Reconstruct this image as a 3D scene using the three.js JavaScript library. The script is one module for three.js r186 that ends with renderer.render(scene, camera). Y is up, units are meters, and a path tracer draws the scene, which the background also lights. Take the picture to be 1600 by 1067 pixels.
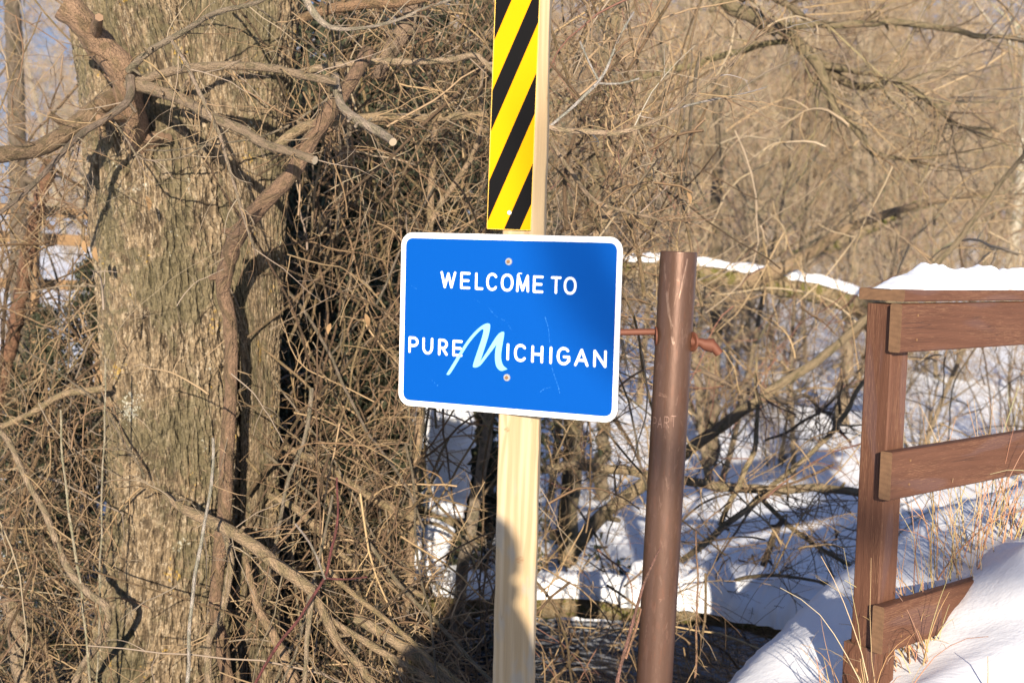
import * as THREE from 'three';
import { mergeGeometries } from 'three/addons/utils/BufferGeometryUtils.js';
import { MarchingCubes } from 'three/addons/objects/MarchingCubes.js';

// ------------------------------------------------------------------ camera, sky, sun, exposure
const scene = new THREE.Scene();
const FOCAL = 1900, IW = 1600, IH = 1067, D2R = Math.PI / 180;
const camera = new THREE.PerspectiveCamera(2 * Math.atan(IH / 2 / FOCAL) / D2R, IW / IH, 0.02, 400);
const EYE = new THREE.Vector3(0, 1.6, 0);
camera.position.copy(EYE);
camera.rotation.set(-4.52 * D2R, 0, 1.5 * D2R, 'YXZ');
camera.focus = 3.6;
camera.userData.fStop = 3.4;
scene.add(camera);
const sunDir = new THREE.Vector3(0.03, Math.sin(16.5 * D2R), Math.cos(16.5 * D2R)).normalize();
// clear winter sky: pale at the horizon, deeper blue overhead, the same all round
const skyTex = (() => {
  const w = 64, h = 64, px = new Float32Array(w * h * 4);
  for (let y = 0; y < h; y++) for (let x = 0; x < w; x++) { const el = ((y + 0.5) / h - 0.5) * Math.PI, t = Math.pow(Math.max(0, Math.sin(el)), 0.55), k = (y * w + x) * 4; px[k] = 0.25 + (0.03 - 0.25) * t; px[k + 1] = 0.33 + (0.075 - 0.33) * t; px[k + 2] = 0.46 + (0.21 - 0.46) * t; px[k + 3] = 1; }
  const tx = new THREE.DataTexture(px, w, h, THREE.RGBAFormat, THREE.FloatType); tx.mapping = THREE.EquirectangularReflectionMapping; tx.magFilter = THREE.LinearFilter; tx.minFilter = THREE.LinearFilter; tx.needsUpdate = true; return tx;
})();
scene.background = skyTex;
scene.environment = skyTex;
const sun = new THREE.DirectionalLight(0xfff0dc, 5);
sun.position.copy(sunDir).multiplyScalar(40);
sun.castShadow = true;
sun.shadow.mapSize.set(4096, 4096);
Object.assign(sun.shadow.camera, { left: -20, right: 20, top: 20, bottom: -20, near: 0.5, far: 120 });
sun.name = 'sun';
scene.add(sun, sun.target);
const renderer = new THREE.WebGLRenderer({ antialias: true });
renderer.setSize(1024, 682);
renderer.toneMapping = THREE.LinearToneMapping;
renderer.toneMappingExposure = 1.8;
renderer.shadowMap.enabled = true;

// ------------------------------------------------------------------ helpers
const V = (x, y, z) => new THREE.Vector3(x, y, z);
function rngOf(seed) { let a = seed >>> 0; return () => { a = (a + 0x6D2B79F5) | 0; let t = Math.imul(a ^ (a >>> 15), 1 | a); t = (t + Math.imul(t ^ (t >>> 7), 61 | t)) ^ t; return ((t ^ (t >>> 14)) >>> 0) / 4294967296; }; }
const PERM = new Uint8Array(512);
{ const r = rngOf(7), p = [...Array(256).keys()]; for (let i = 255; i > 0; i--) { const j = Math.floor(r() * (i + 1)); [p[i], p[j]] = [p[j], p[i]]; } for (let i = 0; i < 512; i++) PERM[i] = p[i & 255]; }
const fadeN = (t) => t * t * t * (t * (t * 6 - 15) + 10);
function gradN(h, x, y, z) { h &= 15; const u = h < 8 ? x : y, v = h < 4 ? y : h === 12 || h === 14 ? x : z; return ((h & 1) ? -u : u) + ((h & 2) ? -v : v); }
function noise(x, y = 0, z = 0) {
  const fx = Math.floor(x), fy = Math.floor(y), fz = Math.floor(z), X = fx & 255, Y = fy & 255, Z = fz & 255;
  x -= fx; y -= fy; z -= fz;
  const u = fadeN(x), v = fadeN(y), w = fadeN(z), A = PERM[X] + Y, AA = PERM[A] + Z, AB = PERM[A + 1] + Z, B = PERM[X + 1] + Y, BA = PERM[B] + Z, BB = PERM[B + 1] + Z;
  const l = (t, a, b) => a + t * (b - a);
  return l(w, l(v, l(u, gradN(PERM[AA], x, y, z), gradN(PERM[BA], x - 1, y, z)), l(u, gradN(PERM[AB], x, y - 1, z), gradN(PERM[BB], x - 1, y - 1, z))),
    l(v, l(u, gradN(PERM[AA + 1], x, y, z - 1), gradN(PERM[BA + 1], x - 1, y, z - 1)), l(u, gradN(PERM[AB + 1], x, y - 1, z - 1), gradN(PERM[BB + 1], x - 1, y - 1, z - 1))));
}
function fbm(x, y, z = 0, o = 4) { let s = 0, a = 0.5; for (let i = 0; i < o; i++) { s += a * noise(x, y, z); x *= 2.03; y *= 2.03; z *= 2.03; a *= 0.5; } return s; }
const clamp = (x, a = 0, b = 1) => Math.min(b, Math.max(a, x));
const smooth = (a, b, x) => { const t = clamp((x - a) / (b - a)); return t * t * (3 - 2 * t); };
const mix = (a, b, t) => a + (b - a) * t;
const mix3 = (a, b, t) => [mix(a[0], b[0], t), mix(a[1], b[1], t), mix(a[2], b[2], t)];
const camQ = camera.quaternion.clone();
// surveying aid: the point at distance d in front of the standpoint along a sight line of the survey photograph
function at(px, py, d) {
  const v = V((px - IW / 2) / FOCAL, -(py - IH / 2) / FOCAL, -1).applyQuaternion(camQ);
  return v.multiplyScalar(d / -v.z).add(EYE);
}
const taken = {};
function numbered(name) { const n = taken[name] = (taken[name] ?? -1) + 1; return n ? `${name}_${String(n).padStart(3, '0')}` : name; }
function thing(name, label, category, base = V(0, 0, 0), group) {
  const o = new THREE.Group(); o.name = numbered(name); o.position.copy(base); scene.add(o);
  o.userData = { label, category }; if (group) o.userData.group = group;
  return o;
}
// a part modelled in world coordinates, put under its thing
function part(parent, name, geo, mat, kind) {
  const root = parent.parent && parent.parent !== scene ? parent.parent : parent;
  geo.translate(-root.position.x, -root.position.y, -root.position.z);
  const m = new THREE.Mesh(geo, mat); m.name = name; m.castShadow = m.receiveShadow = true;
  if (kind) m.userData.kind = kind;
  parent.add(m); return m;
}
function dup(root, pos, turn, scale, label) {
  const r = root.clone(); r.name = numbered(root.name.replace(/_\d{3}$/, '')); r.position.copy(pos); r.rotation.y = turn; r.scale.copy(scale);
  r.userData = { ...root.userData }; if (label) r.userData.label = label;
  scene.add(r); return r;
}
// growing buffer of tubes with vertex colours and uv in metres
class Tubes {
  constructor() { this.p = []; this.n = []; this.u = []; this.c = []; this.i = []; }
  tube(pts, rad, sides, col, cap = false) {
    const P = this.p, N = this.n, U = this.u, C = this.c, I = this.i, k = pts.length, base0 = P.length / 3;
    let t = V(0, 0, 0), nrm = V(0, 0, 0), len = 0;
    const b = V(0, 0, 0);
    for (let i = 0; i < k; i++) {
      t.copy(pts[Math.min(i + 1, k - 1)]).sub(pts[Math.max(i - 1, 0)]).normalize();
      if (i === 0) { nrm.set(Math.abs(t.y) < 0.9 ? 0 : 1, Math.abs(t.y) < 0.9 ? 1 : 0, 0); }
      nrm.addScaledVector(t, -nrm.dot(t)).normalize();
      b.crossVectors(t, nrm);
      if (i) len += pts[i].distanceTo(pts[i - 1]);
      for (let s = 0; s <= sides; s++) {
        const a = s / sides * 2 * Math.PI, ca = Math.cos(a), sa = Math.sin(a), r = rad[i];
        const x = nrm.x * ca + b.x * sa, y = nrm.y * ca + b.y * sa, z = nrm.z * ca + b.z * sa;
        P.push(pts[i].x + x * r, pts[i].y + y * r, pts[i].z + z * r); N.push(x, y, z); U.push(s / sides * 2 * Math.PI * rad[0], len); C.push(col[0], col[1], col[2]);
      }
      if (i) for (let s = 0; s < sides; s++) { const q = base0 + i * (sides + 1) + s, w = q - sides - 1; I.push(w, w + 1, q, w + 1, q + 1, q); }
    }
    if (cap) for (const e of [0, k - 1]) {
      const c0 = P.length / 3, d = V(0, 0, 0).copy(pts[e]).sub(pts[e ? e - 1 : 1]).normalize();
      P.push(pts[e].x, pts[e].y, pts[e].z); N.push(d.x, d.y, d.z); U.push(0, 0); const cc = e && cap.length ? cap : col; C.push(cc[0], cc[1], cc[2]);
      const ring = base0 + e * (sides + 1);
      for (let s = 0; s <= sides; s++) { const q = (ring + s) * 3; P.push(P[q], P[q + 1], P[q + 2]); N.push(d.x, d.y, d.z); U.push(0, 0); C.push(cc[0], cc[1], cc[2]); }
      for (let s = 0; s < sides; s++) e ? I.push(c0, c0 + 1 + s, c0 + 2 + s) : I.push(c0, c0 + 2 + s, c0 + 1 + s);
    }
  }
  quad(a, b, c, d, col) {
    const n = V(0, 0, 0).crossVectors(V(0, 0, 0).copy(b).sub(a), V(0, 0, 0).copy(c).sub(a)).normalize(), q = this.p.length / 3;
    for (const v of [a, b, c, d]) { this.p.push(v.x, v.y, v.z); this.n.push(n.x, n.y, n.z); this.u.push(0, 0); this.c.push(col[0], col[1], col[2]); }
    this.i.push(q, q + 1, q + 2, q, q + 2, q + 3);
  }
  geo() {
    const g = new THREE.BufferGeometry();
    g.setAttribute('position', new THREE.BufferAttribute(new Float32Array(this.p), 3));
    g.setAttribute('normal', new THREE.BufferAttribute(new Float32Array(this.n), 3));
    g.setAttribute('uv', new THREE.BufferAttribute(new Float32Array(this.u), 2));
    g.setAttribute('color', new THREE.BufferAttribute(new Float32Array(this.c), 3));
    g.setIndex(new THREE.BufferAttribute(new Uint32Array(this.i), 1));
    return g;
  }
}
// points [x, y, z, r] -> dense centre line and radii
function spline(ctrl, step, wob = 0, rough = 0.06, seed = 1) {
  const pts = [], rad = [], cr = (a, b, c, d, t) => 0.5 * (2 * b + (c - a) * t + (2 * a - 5 * b + 4 * c - d) * t * t + (3 * b - a - 3 * c + d) * t * t * t);
  for (let i = 0; i + 1 < ctrl.length; i++) {
    const A = ctrl[Math.max(0, i - 1)], B = ctrl[i], Cc = ctrl[i + 1], Dd = ctrl[Math.min(ctrl.length - 1, i + 2)];
    const L = Math.hypot(B[0] - Cc[0], B[1] - Cc[1], B[2] - Cc[2]), n = Math.max(2, Math.ceil(L / step));
    for (let k = i ? 1 : 0; k <= n; k++) {
      const t = k / n, q = [0, 1, 2].map((j) => cr(A[j], B[j], Cc[j], Dd[j], t));
      const f = seed * 13.7, w = 7;
      pts.push(V(q[0] + wob * noise(q[0] * w + f, q[1] * w, q[2] * w), q[1] + wob * noise(q[0] * w, q[1] * w + f, q[2] * w), q[2] + wob * noise(q[0] * w, q[1] * w, q[2] * w + f)));
      rad.push(mix(B[3], Cc[3], t) * (1 + rough * 2 * noise(q[0] * 25 + f, q[1] * 25, q[2] * 25) + rough * 0.7 * noise(q[0] * 62 + f, q[1] * 62, q[2] * 62)));
    }
  }
  return { pts, rad };
}
// survey points [px, py, d, width px] -> control points
const sighted = (list) => list.map(([x, y, d, w]) => { const p = at(x, y, d); return [p.x, p.y, p.z, w / 2 * d / FOCAL]; });
function randDir(r) { const z = r() * 2 - 1, a = r() * 2 * Math.PI, s = Math.sqrt(1 - z * z); return V(s * Math.cos(a), z, s * Math.sin(a)); }
const PAL = { tan: [0.31, 0.215, 0.115], straw: [0.38, 0.27, 0.145], brown: [0.18, 0.113, 0.06], grey: [0.26, 0.205, 0.14], red: [0.2, 0.10, 0.065], dark: [0.13, 0.09, 0.06], olive: [0.25, 0.20, 0.10], silver: [0.46, 0.41, 0.36], pale: [0.46, 0.355, 0.23] };
function tone(r, weights) {
  let s = 0; for (const k in weights) s += weights[k]; let x = r() * s, col = PAL.tan;
  for (const k in weights) { if ((x -= weights[k]) <= 0) { col = PAL[k]; break; } }
  const v = 0.75 + 0.5 * r(); return [col[0] * v, col[1] * v * (0.97 + 0.06 * r()), col[2] * v * (0.92 + 0.16 * r())];
}
// a free twig: start, direction, length, root radius; bends by curl and hangs by droop; side twigs of lower order
function twig(buf, r, p, dir, len, rad, o) {
  const n = o.seg ?? 5, step = len / n, pts = [p.clone()], rads = [rad], d = dir.clone().normalize(), axis = randDir(r), curl = (r() - 0.5) * (o.curl ?? 0.8) / n;
  let q = p.clone();
  for (let i = 0; i < n; i++) {
    d.applyAxisAngle(axis, curl); d.x += (r() - 0.5) * (o.jit ?? 0.25); d.y += (r() - 0.5) * (o.jit ?? 0.25) - (o.droop ?? 0) / n + (o.rise ?? 0) / n; d.z += (r() - 0.5) * (o.jit ?? 0.25); d.normalize();
    q = q.clone().addScaledVector(d, step); pts.push(q); rads.push(mix(rad, rad * (o.tip ?? 0.35), (i + 1) / n));
  }
  const col = o.col ?? tone(r, o.pal);
  buf.tube(pts, rads, o.sides ?? 3, col);
  const kids = o.kids ?? 0;
  for (let k = 0; k < kids; k++) {
    const f = 0.15 + 0.85 * r(), i = Math.min(n - 1, Math.floor(f * n)), base = pts[i].clone().lerp(pts[i + 1], f * n - i);
    const along = pts[i + 1].clone().sub(pts[i]).normalize(), side = randDir(r); side.addScaledVector(along, -side.dot(along)).normalize();
    const kd = along.multiplyScalar(0.75).addScaledVector(side, 0.55 + 0.7 * r());
    twig(buf, r, base, kd, len * (o.kidLen ?? 0.4) * (0.4 + r()), rads[i] * 0.62, { ...o, kids: o.kids2 ?? 0, kids2: 0, seg: Math.max(2, n - 2), col: r() < 0.6 ? col : undefined, kidLen: o.kidLen });
  }
  return pts;
}

// ------------------------------------------------------------------ textures
function dataTex(w, h, fill, { srgb = false, wrap = true } = {}) {
  const d = new Uint8Array(w * h * 4), o = [0, 0, 0];
  for (let y = 0, k = 0; y < h; y++) for (let x = 0; x < w; x++, k += 4) { fill(x, y, o); d[k] = clamp(o[0]) * 255; d[k + 1] = clamp(o[1]) * 255; d[k + 2] = clamp(o[2]) * 255; d[k + 3] = 255; }
  const t = new THREE.DataTexture(d, w, h, THREE.RGBAFormat); t.magFilter = THREE.LinearFilter; t.minFilter = THREE.LinearMipmapLinearFilter; t.generateMipmaps = true;
  if (srgb) t.colorSpace = THREE.SRGBColorSpace;
  if (wrap) t.wrapS = t.wrapT = THREE.RepeatWrapping;
  t.needsUpdate = true; return t;
}
const toS = (c) => (c <= 0.0031308 ? c * 12.92 : 1.055 * Math.pow(c, 1 / 2.4) - 0.055);
const sRGB = (c, o) => { o[0] = toS(clamp(c[0])); o[1] = toS(clamp(c[1])); o[2] = toS(clamp(c[2])); };
// bark relief of the old tree: interlaced furrows round a stem of radius R; a = angle, y = metres up
function barkRelief(a, y, R) {
  const cx = Math.cos(a) * R, cz = Math.sin(a) * R;
  const wx = 0.035 * noise(cx * 9, y * 3.2, cz * 9) + 0.012 * noise(cx * 30, y * 14, cz * 30);
  const k = 34, x = (cx + wx) * k, z = (cz + wx) * k;
  const r1 = 1 - Math.abs(noise(x, y * 6.2, z)) * 2.4, r2 = 1 - Math.abs(noise(x * 2.3 + 9, y * 15, z * 2.3)) * 2.2;
  const f = noise(x * 5, y * 70, z * 5);
  return clamp(0.5 + 0.34 * r1 + 0.22 * r2 + 0.12 * f - 0.25);
}
const TRUNK_R = 0.27, TRUNK_L = 3.0;
const barkMaps = (() => {
  const w = 1024, h = 2048, hgt = new Float32Array(w * h);
  for (let y = 0; y < h; y++) for (let x = 0; x < w; x++) hgt[y * w + x] = barkRelief(x / w * 2 * Math.PI, y / h * TRUNK_L, TRUNK_R);
  const color = dataTex(w, h, (x, y, o) => {
    const a = x / w * 2 * Math.PI, Y = y / h * TRUNK_L, cx = Math.cos(a) * TRUNK_R, cz = Math.sin(a) * TRUNK_R, b = hgt[y * w + x];
    const grain = noise(cx * 160, Y * 26, cz * 160), big = fbm(cx * 5, Y * 2.6, cz * 5, 3), flake = noise(cx * 34 + 3, Y * 7, cz * 34), fl2 = noise(cx * 75 + 5, Y * 16, cz * 75);
    const crumb = noise(cx * 110, Y * 75, cz * 110), crumb2 = noise(cx * 210 + 4, Y * 120, cz * 210), fl3 = noise(cx * 130 + 7, Y * 34, cz * 130);
    let c = mix3([0.075, 0.052, 0.028], [0.225, 0.165, 0.096], smooth(0.2, 0.85, b + 0.3 * grain + 0.2 * crumb));
    c = mix3(c, [0.33, 0.27, 0.185], smooth(0.40, 0.6, flake + 0.22 * grain + 0.35 * crumb) * 0.5);
    c = mix3(c, [0.31, 0.25, 0.165], smooth(0.30, 0.52, fl2 + 0.2 * grain + 0.4 * crumb2) * 0.5);
    c = mix3(c, [0.35, 0.285, 0.195], smooth(0.32, 0.5, fl3 + 0.3 * crumb2) * 0.6);
    c = mix3(c, [0.088, 0.076, 0.036], smooth(-0.14, 0.16, big + 0.3 * noise(cx * 40, Y * 30, cz * 40) + 0.15 * crumb) * 0.7);
    const li = noise(cx * 9 + 40, Y * 6, cz * 9) + 0.6 * noise(cx * 70, Y * 60, cz * 70) + 0.3 * crumb2;
    c = mix3(c, [0.42, 0.26, 0.03], smooth(0.70, 0.9, li) * 0.6);
    const gr = noise(cx * 10 + 90, Y * 7 + 4, cz * 10) + 0.5 * noise(cx * 80 + 8, Y * 70, cz * 80) + 0.3 * crumb2;
    c = mix3(c, [0.40, 0.40, 0.33], smooth(0.72, 0.9, gr) * 0.6);
    const sp = noise(cx * 230, Y * 200, cz * 230); const v = 1 + 0.4 * sp + 0.2 * grain + 0.3 * crumb2;
    sRGB([c[0] * v, c[1] * v, c[2] * v], o);
  }, { srgb: true });
  const bump = dataTex(w, h, (x, y, o) => { const a = x / w * 2 * Math.PI, Y = y / h * TRUNK_L, cx = Math.cos(a) * TRUNK_R, cz = Math.sin(a) * TRUNK_R; o[0] = o[1] = o[2] = 0.55 * hgt[y * w + x] + 0.25 + 0.35 * noise(cx * 140, Y * 45, cz * 140) + 0.15 * noise(cx * 300, Y * 160, cz * 300); });
  return { color, bump };
})();
// fine striped bark for limbs, vines and twigs, neutral so that vertex colours tint it; 0.25 m a tile
const fine = (() => {
  const n = 512, P = (x, y, fx, fy, s) => { const a = x / n * 2 * Math.PI, b = y / n * 2 * Math.PI, q = fx / 6.283, w = fy / 6.283; return noise(Math.cos(a) * q + 20 + s, Math.sin(a) * q + Math.cos(b) * w, Math.sin(b) * w + 31 + s); };
  const color = dataTex(n, n, (x, y, o) => { const s = P(x, y, 40, 11, 0), t = P(x, y, 110, 42, 4), m = P(x, y, 9, 5, 9), q = P(x, y, 170, 110, 13), f = P(x, y, 60, 34, 23), v = 0.82 + 0.34 * s + 0.42 * t + 0.42 * q; const k = smooth(0.02, 0.36, m + 0.35 * q), w = smooth(0.22, 0.42, f + 0.2 * q); let c = [v * mix(1, 0.64, k), v * mix(1, 0.68, k), v * mix(1, 0.60, k)]; c = mix3(c, [1.0, 0.98, 0.92], w * 0.4); sRGB(c, o); }, { srgb: true });
  const bump = dataTex(n, n, (x, y, o) => { o[0] = o[1] = o[2] = 0.5 + 0.4 * P(x, y, 40, 11, 0) + 0.4 * P(x, y, 110, 42, 4) + 0.3 * P(x, y, 170, 110, 13); });
  for (const t of [color, bump]) t.repeat.set(4, 4);
  return { color, bump };
})();
const M = {
  bark: new THREE.MeshStandardMaterial({ map: barkMaps.color, bumpMap: barkMaps.bump, bumpScale: 0.012, roughness: 0.9 }),
  limb: new THREE.MeshStandardMaterial({ map: fine.color, bumpMap: fine.bump, bumpScale: 0.008, roughness: 0.85, vertexColors: true }),
  twig: new THREE.MeshStandardMaterial({ roughness: 0.72, vertexColors: true }),
  leaf: new THREE.MeshPhysicalMaterial({ roughness: 0.8, vertexColors: true, side: THREE.DoubleSide }),
};
const snowBump = dataTex(512, 512, (x, y, o) => { const a = x / 512 * 6.2832, b = y / 512 * 6.2832; let v = 0.5; for (const [f, k] of [[1.2, 0.3], [4, 0.22], [11, 0.16], [30, 0.14]]) v += k * noise(Math.cos(a) * f + 50, Math.sin(a) * f + Math.cos(b) * f, Math.sin(b) * f); o[0] = o[1] = o[2] = v; });
M.snow = new THREE.MeshPhysicalMaterial({ color: new THREE.Color().setRGB(0.86, 0.88, 0.90), roughness: 0.75, bumpMap: snowBump, bumpScale: 0.003 });

// ------------------------------------------------------------------ ground
function groundY(x, z) {
  const d = -z;
  let h = mix(0, -0.92, smooth(3.35, 4.55, d + 0.2 * noise(x * 0.8, z * 0.8))) + 0.32 * smooth(6.5, 8.0, d + 0.3 * noise(x * 0.8, 4.4));
  h += 0.07 * fbm(x * 0.7, z * 0.7, 3) * smooth(3.8, 5.5, d) + 0.12 * clamp(d - 7.6, 0, 6.5) * smooth(7.2, 9, d) + 0.03 * Math.max(0, d - 14.1) * smooth(14, 18, d);
  const cn = 0.35 * noise(x * 0.9, 5.5) + 0.12 * noise(x * 3.1, 8.5), creek = smooth(4.3, 4.9, d + cn) * (1 - smooth(7.2, 7.9, d + cn * 1.2)) * smooth(-2.4, -1.2, x);
  h = mix(h, -1.15, creek * 0.85);
  // trail bank on the right
  const top = x < 0.74 ? mix(-0.2, 0.18, smooth(-0.5, 0.95, x)) + (x > 0.2 ? 0 : 0) : mix(0.18, 0.66, clamp((x - 0.74) / 1.0)) * 1;
  const tt = x < 0.74 ? 0.18 - (0.74 - x) * 0.55 : x < 1.62 ? 0.18 + (x - 0.74) * 0.56 : 0.67 + 0.04 * Math.min(1, x - 1.62);
  const edge = 4.18 + 0.72 * (x - 1.1) + 0.12 * noise(x * 2.1, 3.3), keep = 1 - smooth(edge, edge + 0.75, d);
  const mound = 0.10 * Math.exp(-(((x - 1.66) / 0.16) ** 2) - (((d - 3.62) / 0.14) ** 2)) + 0.10 * Math.exp(-(((x - 1.95) / 0.18) ** 2) - (((d - 3.85) / 0.2) ** 2));
  const bumps = 0.05 * noise(x * 2.2, z * 2.2, 7) + 0.03 * noise(x * 5, z * 5, 1) + 0.012 * noise(x * 14, z * 14, 2);
  const slope = -0.19 * clamp(3.85 - d, 0, 3) * smooth(0.6, 1.3, x);
  const bank = mix(-2, tt + slope + mound + bumps * smooth(0.5, 1.2, x), keep);
  if (bank > h) h = bank; else { const df = h - bank; if (df < 0.12) h += (0.12 - df) ** 2 * 1.2; }
  return h + 0;
}
{
  const n = 420, g = new THREE.BufferGeometry(), p = [], uv = [], ix = [];
  const S = (u, a, b) => a * Math.sinh(b * u);
  for (let j = 0; j <= n; j++) for (let i = 0; i <= n; i++) {
    const x = 1.3 + S(i / n * 2 - 1, 2.2, 4.1), z = -3.7 - S(j / n * 2 - 1, 2.6, 4.3);
    p.push(x, groundY(x, z), z); uv.push(x * 0.8, z * 0.8);
  }
  for (let j = 0; j < n; j++) for (let i = 0; i < n; i++) { const a = j * (n + 1) + i; ix.push(a, a + 1, a + n + 1, a + 1, a + n + 2, a + n + 1); }
  g.setAttribute('position', new THREE.Float32BufferAttribute(p, 3)); g.setAttribute('uv', new THREE.Float32BufferAttribute(uv, 2)); g.setIndex(ix); g.computeVertexNormals();
  const m = new THREE.Mesh(g, M.snow); m.name = 'snow_ground'; m.receiveShadow = m.castShadow = true; m.userData = { kind: 'structure', label: 'snow covered ground with a raised trail bank and a ditch' };
  scene.add(m);
}

// ------------------------------------------------------------------ wooden post
const boxAt = (w, h, d) => new THREE.BoxGeometry(w, h, d);
const woodTex = (() => {
  const w = 512, h = 2048; // 0.38 m round, 3.0 m tall
  const knots = [[0.46, 0.451, 0.008], [0.36, 0.338, 0.012], [0.20, 0.848, 0.010], [0.25, 0.733, 0.007], [0.17, 0.788, 0.008]];
  const grain = (x, y) => { let u = x * 0.38, v = y * 3.0, k = 0; for (const [a, b, r] of knots) { const dx = u - a * 0.38, dy = (v - b * 3) * 0.45, q = Math.hypot(dx, dy); u += Math.sign(dx || 1) * 0.012 * Math.exp(-q / (r * 2)); k = Math.max(k, 1 - smooth(r * 0.55, r * 1.05, Math.hypot(dx, v - b * 3))); } return [noise(u * 85 + noise(u * 8, v * 1.2) * 1.5, v * 1.6, 3), noise(u * 420, v * 7, 5), k, u, v]; };
  const color = dataTex(w, h, (x, y, o) => {
    const [a, b, k, u, v] = grain(x / w, y / h);
    let c = mix3([0.37, 0.265, 0.14], [0.475, 0.365, 0.225], smooth(-0.3, 0.4, a));
    c = c.map((q) => q * (1 + 0.10 * b));
    const shadeTint = smooth(0.08, 0.42, noise(u * 26, v * 6, 9) + 0.35 * noise(u * 90, v * 24, 2)) * (1 - smooth(1.15, 1.38, v + 0.12 * noise(u * 20, v * 4, 4)));  // bluish shade of the lower post put into its colour as grey blotches
    c = mix3(c, [0.30, 0.285, 0.24], shadeTint * 0.55);
    const crack = smooth(0.93, 0.985, 1 - Math.abs(noise(u * 55 + 2, v * 4.5, 8)) * 1.3) * smooth(0.15, 0.4, noise(u * 15, v * 3, 12));
    c = mix3(c, [0.30, 0.22, 0.13], crack * 0.5);
    c = mix3(c, [0.30, 0.18, 0.085], k * (0.6 + 0.35 * Math.sin(Math.hypot(u * 900, v * 700))));
    sRGB(c, o);
  }, { srgb: true });
  const bump = dataTex(w, h, (x, y, o) => { const [a, b, k] = grain(x / w, y / h); o[0] = o[1] = o[2] = 0.5 + 0.2 * a + 0.25 * b - 0.2 * k; });
  return { color, bump };
})();
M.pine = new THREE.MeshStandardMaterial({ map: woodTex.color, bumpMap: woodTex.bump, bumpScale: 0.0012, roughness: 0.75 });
const POST_YAW = 4 * D2R, SIGN_YAW = 22.84 * D2R;
// rounded square section lofted along y with slightly uneven (waney) edges
function squarePost(w, y0, y1, rows, round, uneven, seed) {
  const prof = []; for (let q = 0; q < 4; q++) for (let k = 0; k <= 4; k++) { const a = (q + k / 4) * Math.PI / 2 - Math.PI / 4 - Math.PI / 2 + Math.PI / 4; const cx = [1, 1, -1, -1][q], cz = [-1, 1, 1, -1][q]; prof.push([cx * (w / 2 - round) + Math.cos(a) * round, cz * (w / 2 - round) + Math.sin(a) * round]); }
  const n = prof.length, p = [], uv = [], ix = []; let per = [0]; for (let i = 1; i <= n; i++) per.push(per[i - 1] + Math.hypot(prof[i % n][0] - prof[i - 1][0], prof[i % n][1] - prof[i - 1][1]));
  for (let j = 0; j <= rows; j++) { const y = mix(y0, y1, j / rows); for (let i = 0; i <= n; i++) { const [a, b] = prof[i % n], corner = Math.min(Math.abs(a), Math.abs(b)) / (w / 2); const s = 1 + uneven * corner * (noise(y * 5 + seed, a * 20, b * 20) + 0.6 * noise(y * 19 + seed, a * 30, b * 30)); p.push(a * s, y, b * s); uv.push(per[i] / per[n], (y - y0) / (y1 - y0)); } }
  for (let j = 0; j < rows; j++) for (let i = 0; i < n; i++) { const a = j * (n + 1) + i; ix.push(a, a + n + 1, a + 1, a + 1, a + n + 1, a + n + 2); }
  const c = p.length / 3; p.push(0, y1, 0); uv.push(0.5, 0.99); for (let i = 0; i < n; i++) ix.push(rows * (n + 1) + i, c, rows * (n + 1) + i + 1);
  const g = new THREE.BufferGeometry(); g.setAttribute('position', new THREE.Float32BufferAttribute(p, 3)); g.setAttribute('uv', new THREE.Float32BufferAttribute(uv, 2)); g.setIndex(ix); g.computeVertexNormals(); return g;
}
{
  const top = at(828.5, 0, 3.152), low = at(803, 1067, 3.152), dir = low.clone().sub(top).normalize();
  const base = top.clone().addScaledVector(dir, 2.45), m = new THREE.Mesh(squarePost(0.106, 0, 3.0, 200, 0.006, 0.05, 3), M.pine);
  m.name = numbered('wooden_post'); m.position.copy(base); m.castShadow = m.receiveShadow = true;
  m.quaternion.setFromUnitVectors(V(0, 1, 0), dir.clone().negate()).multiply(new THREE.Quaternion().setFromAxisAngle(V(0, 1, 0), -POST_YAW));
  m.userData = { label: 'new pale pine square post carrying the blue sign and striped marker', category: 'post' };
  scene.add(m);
}
// ------------------------------------------------------------------ blue welcome sign
function roundedPlate(w, h, r, t) {
  const s = new THREE.Shape(), x = -w / 2, y = -h / 2;
  s.moveTo(x + r, y); s.lineTo(x + w - r, y); s.absarc(x + w - r, y + r, r, -Math.PI / 2, 0); s.lineTo(x + w, y + h - r); s.absarc(x + w - r, y + h - r, r, 0, Math.PI / 2); s.lineTo(x + r, y + h); s.absarc(x + r, y + h - r, r, Math.PI / 2, Math.PI); s.lineTo(x, y + r); s.absarc(x + r, y + r, r, Math.PI, 1.5 * Math.PI);
  const g = new THREE.ExtrudeGeometry(s, { depth: t, bevelEnabled: false, curveSegments: 12 }); g.translate(0, 0, -t);
  const uv = g.attributes.uv, p = g.attributes.position; for (let i = 0; i < uv.count; i++) uv.setXY(i, (p.getX(i) + w / 2) / w, (p.getY(i) + h / 2) / h);
  return g;
}
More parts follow.
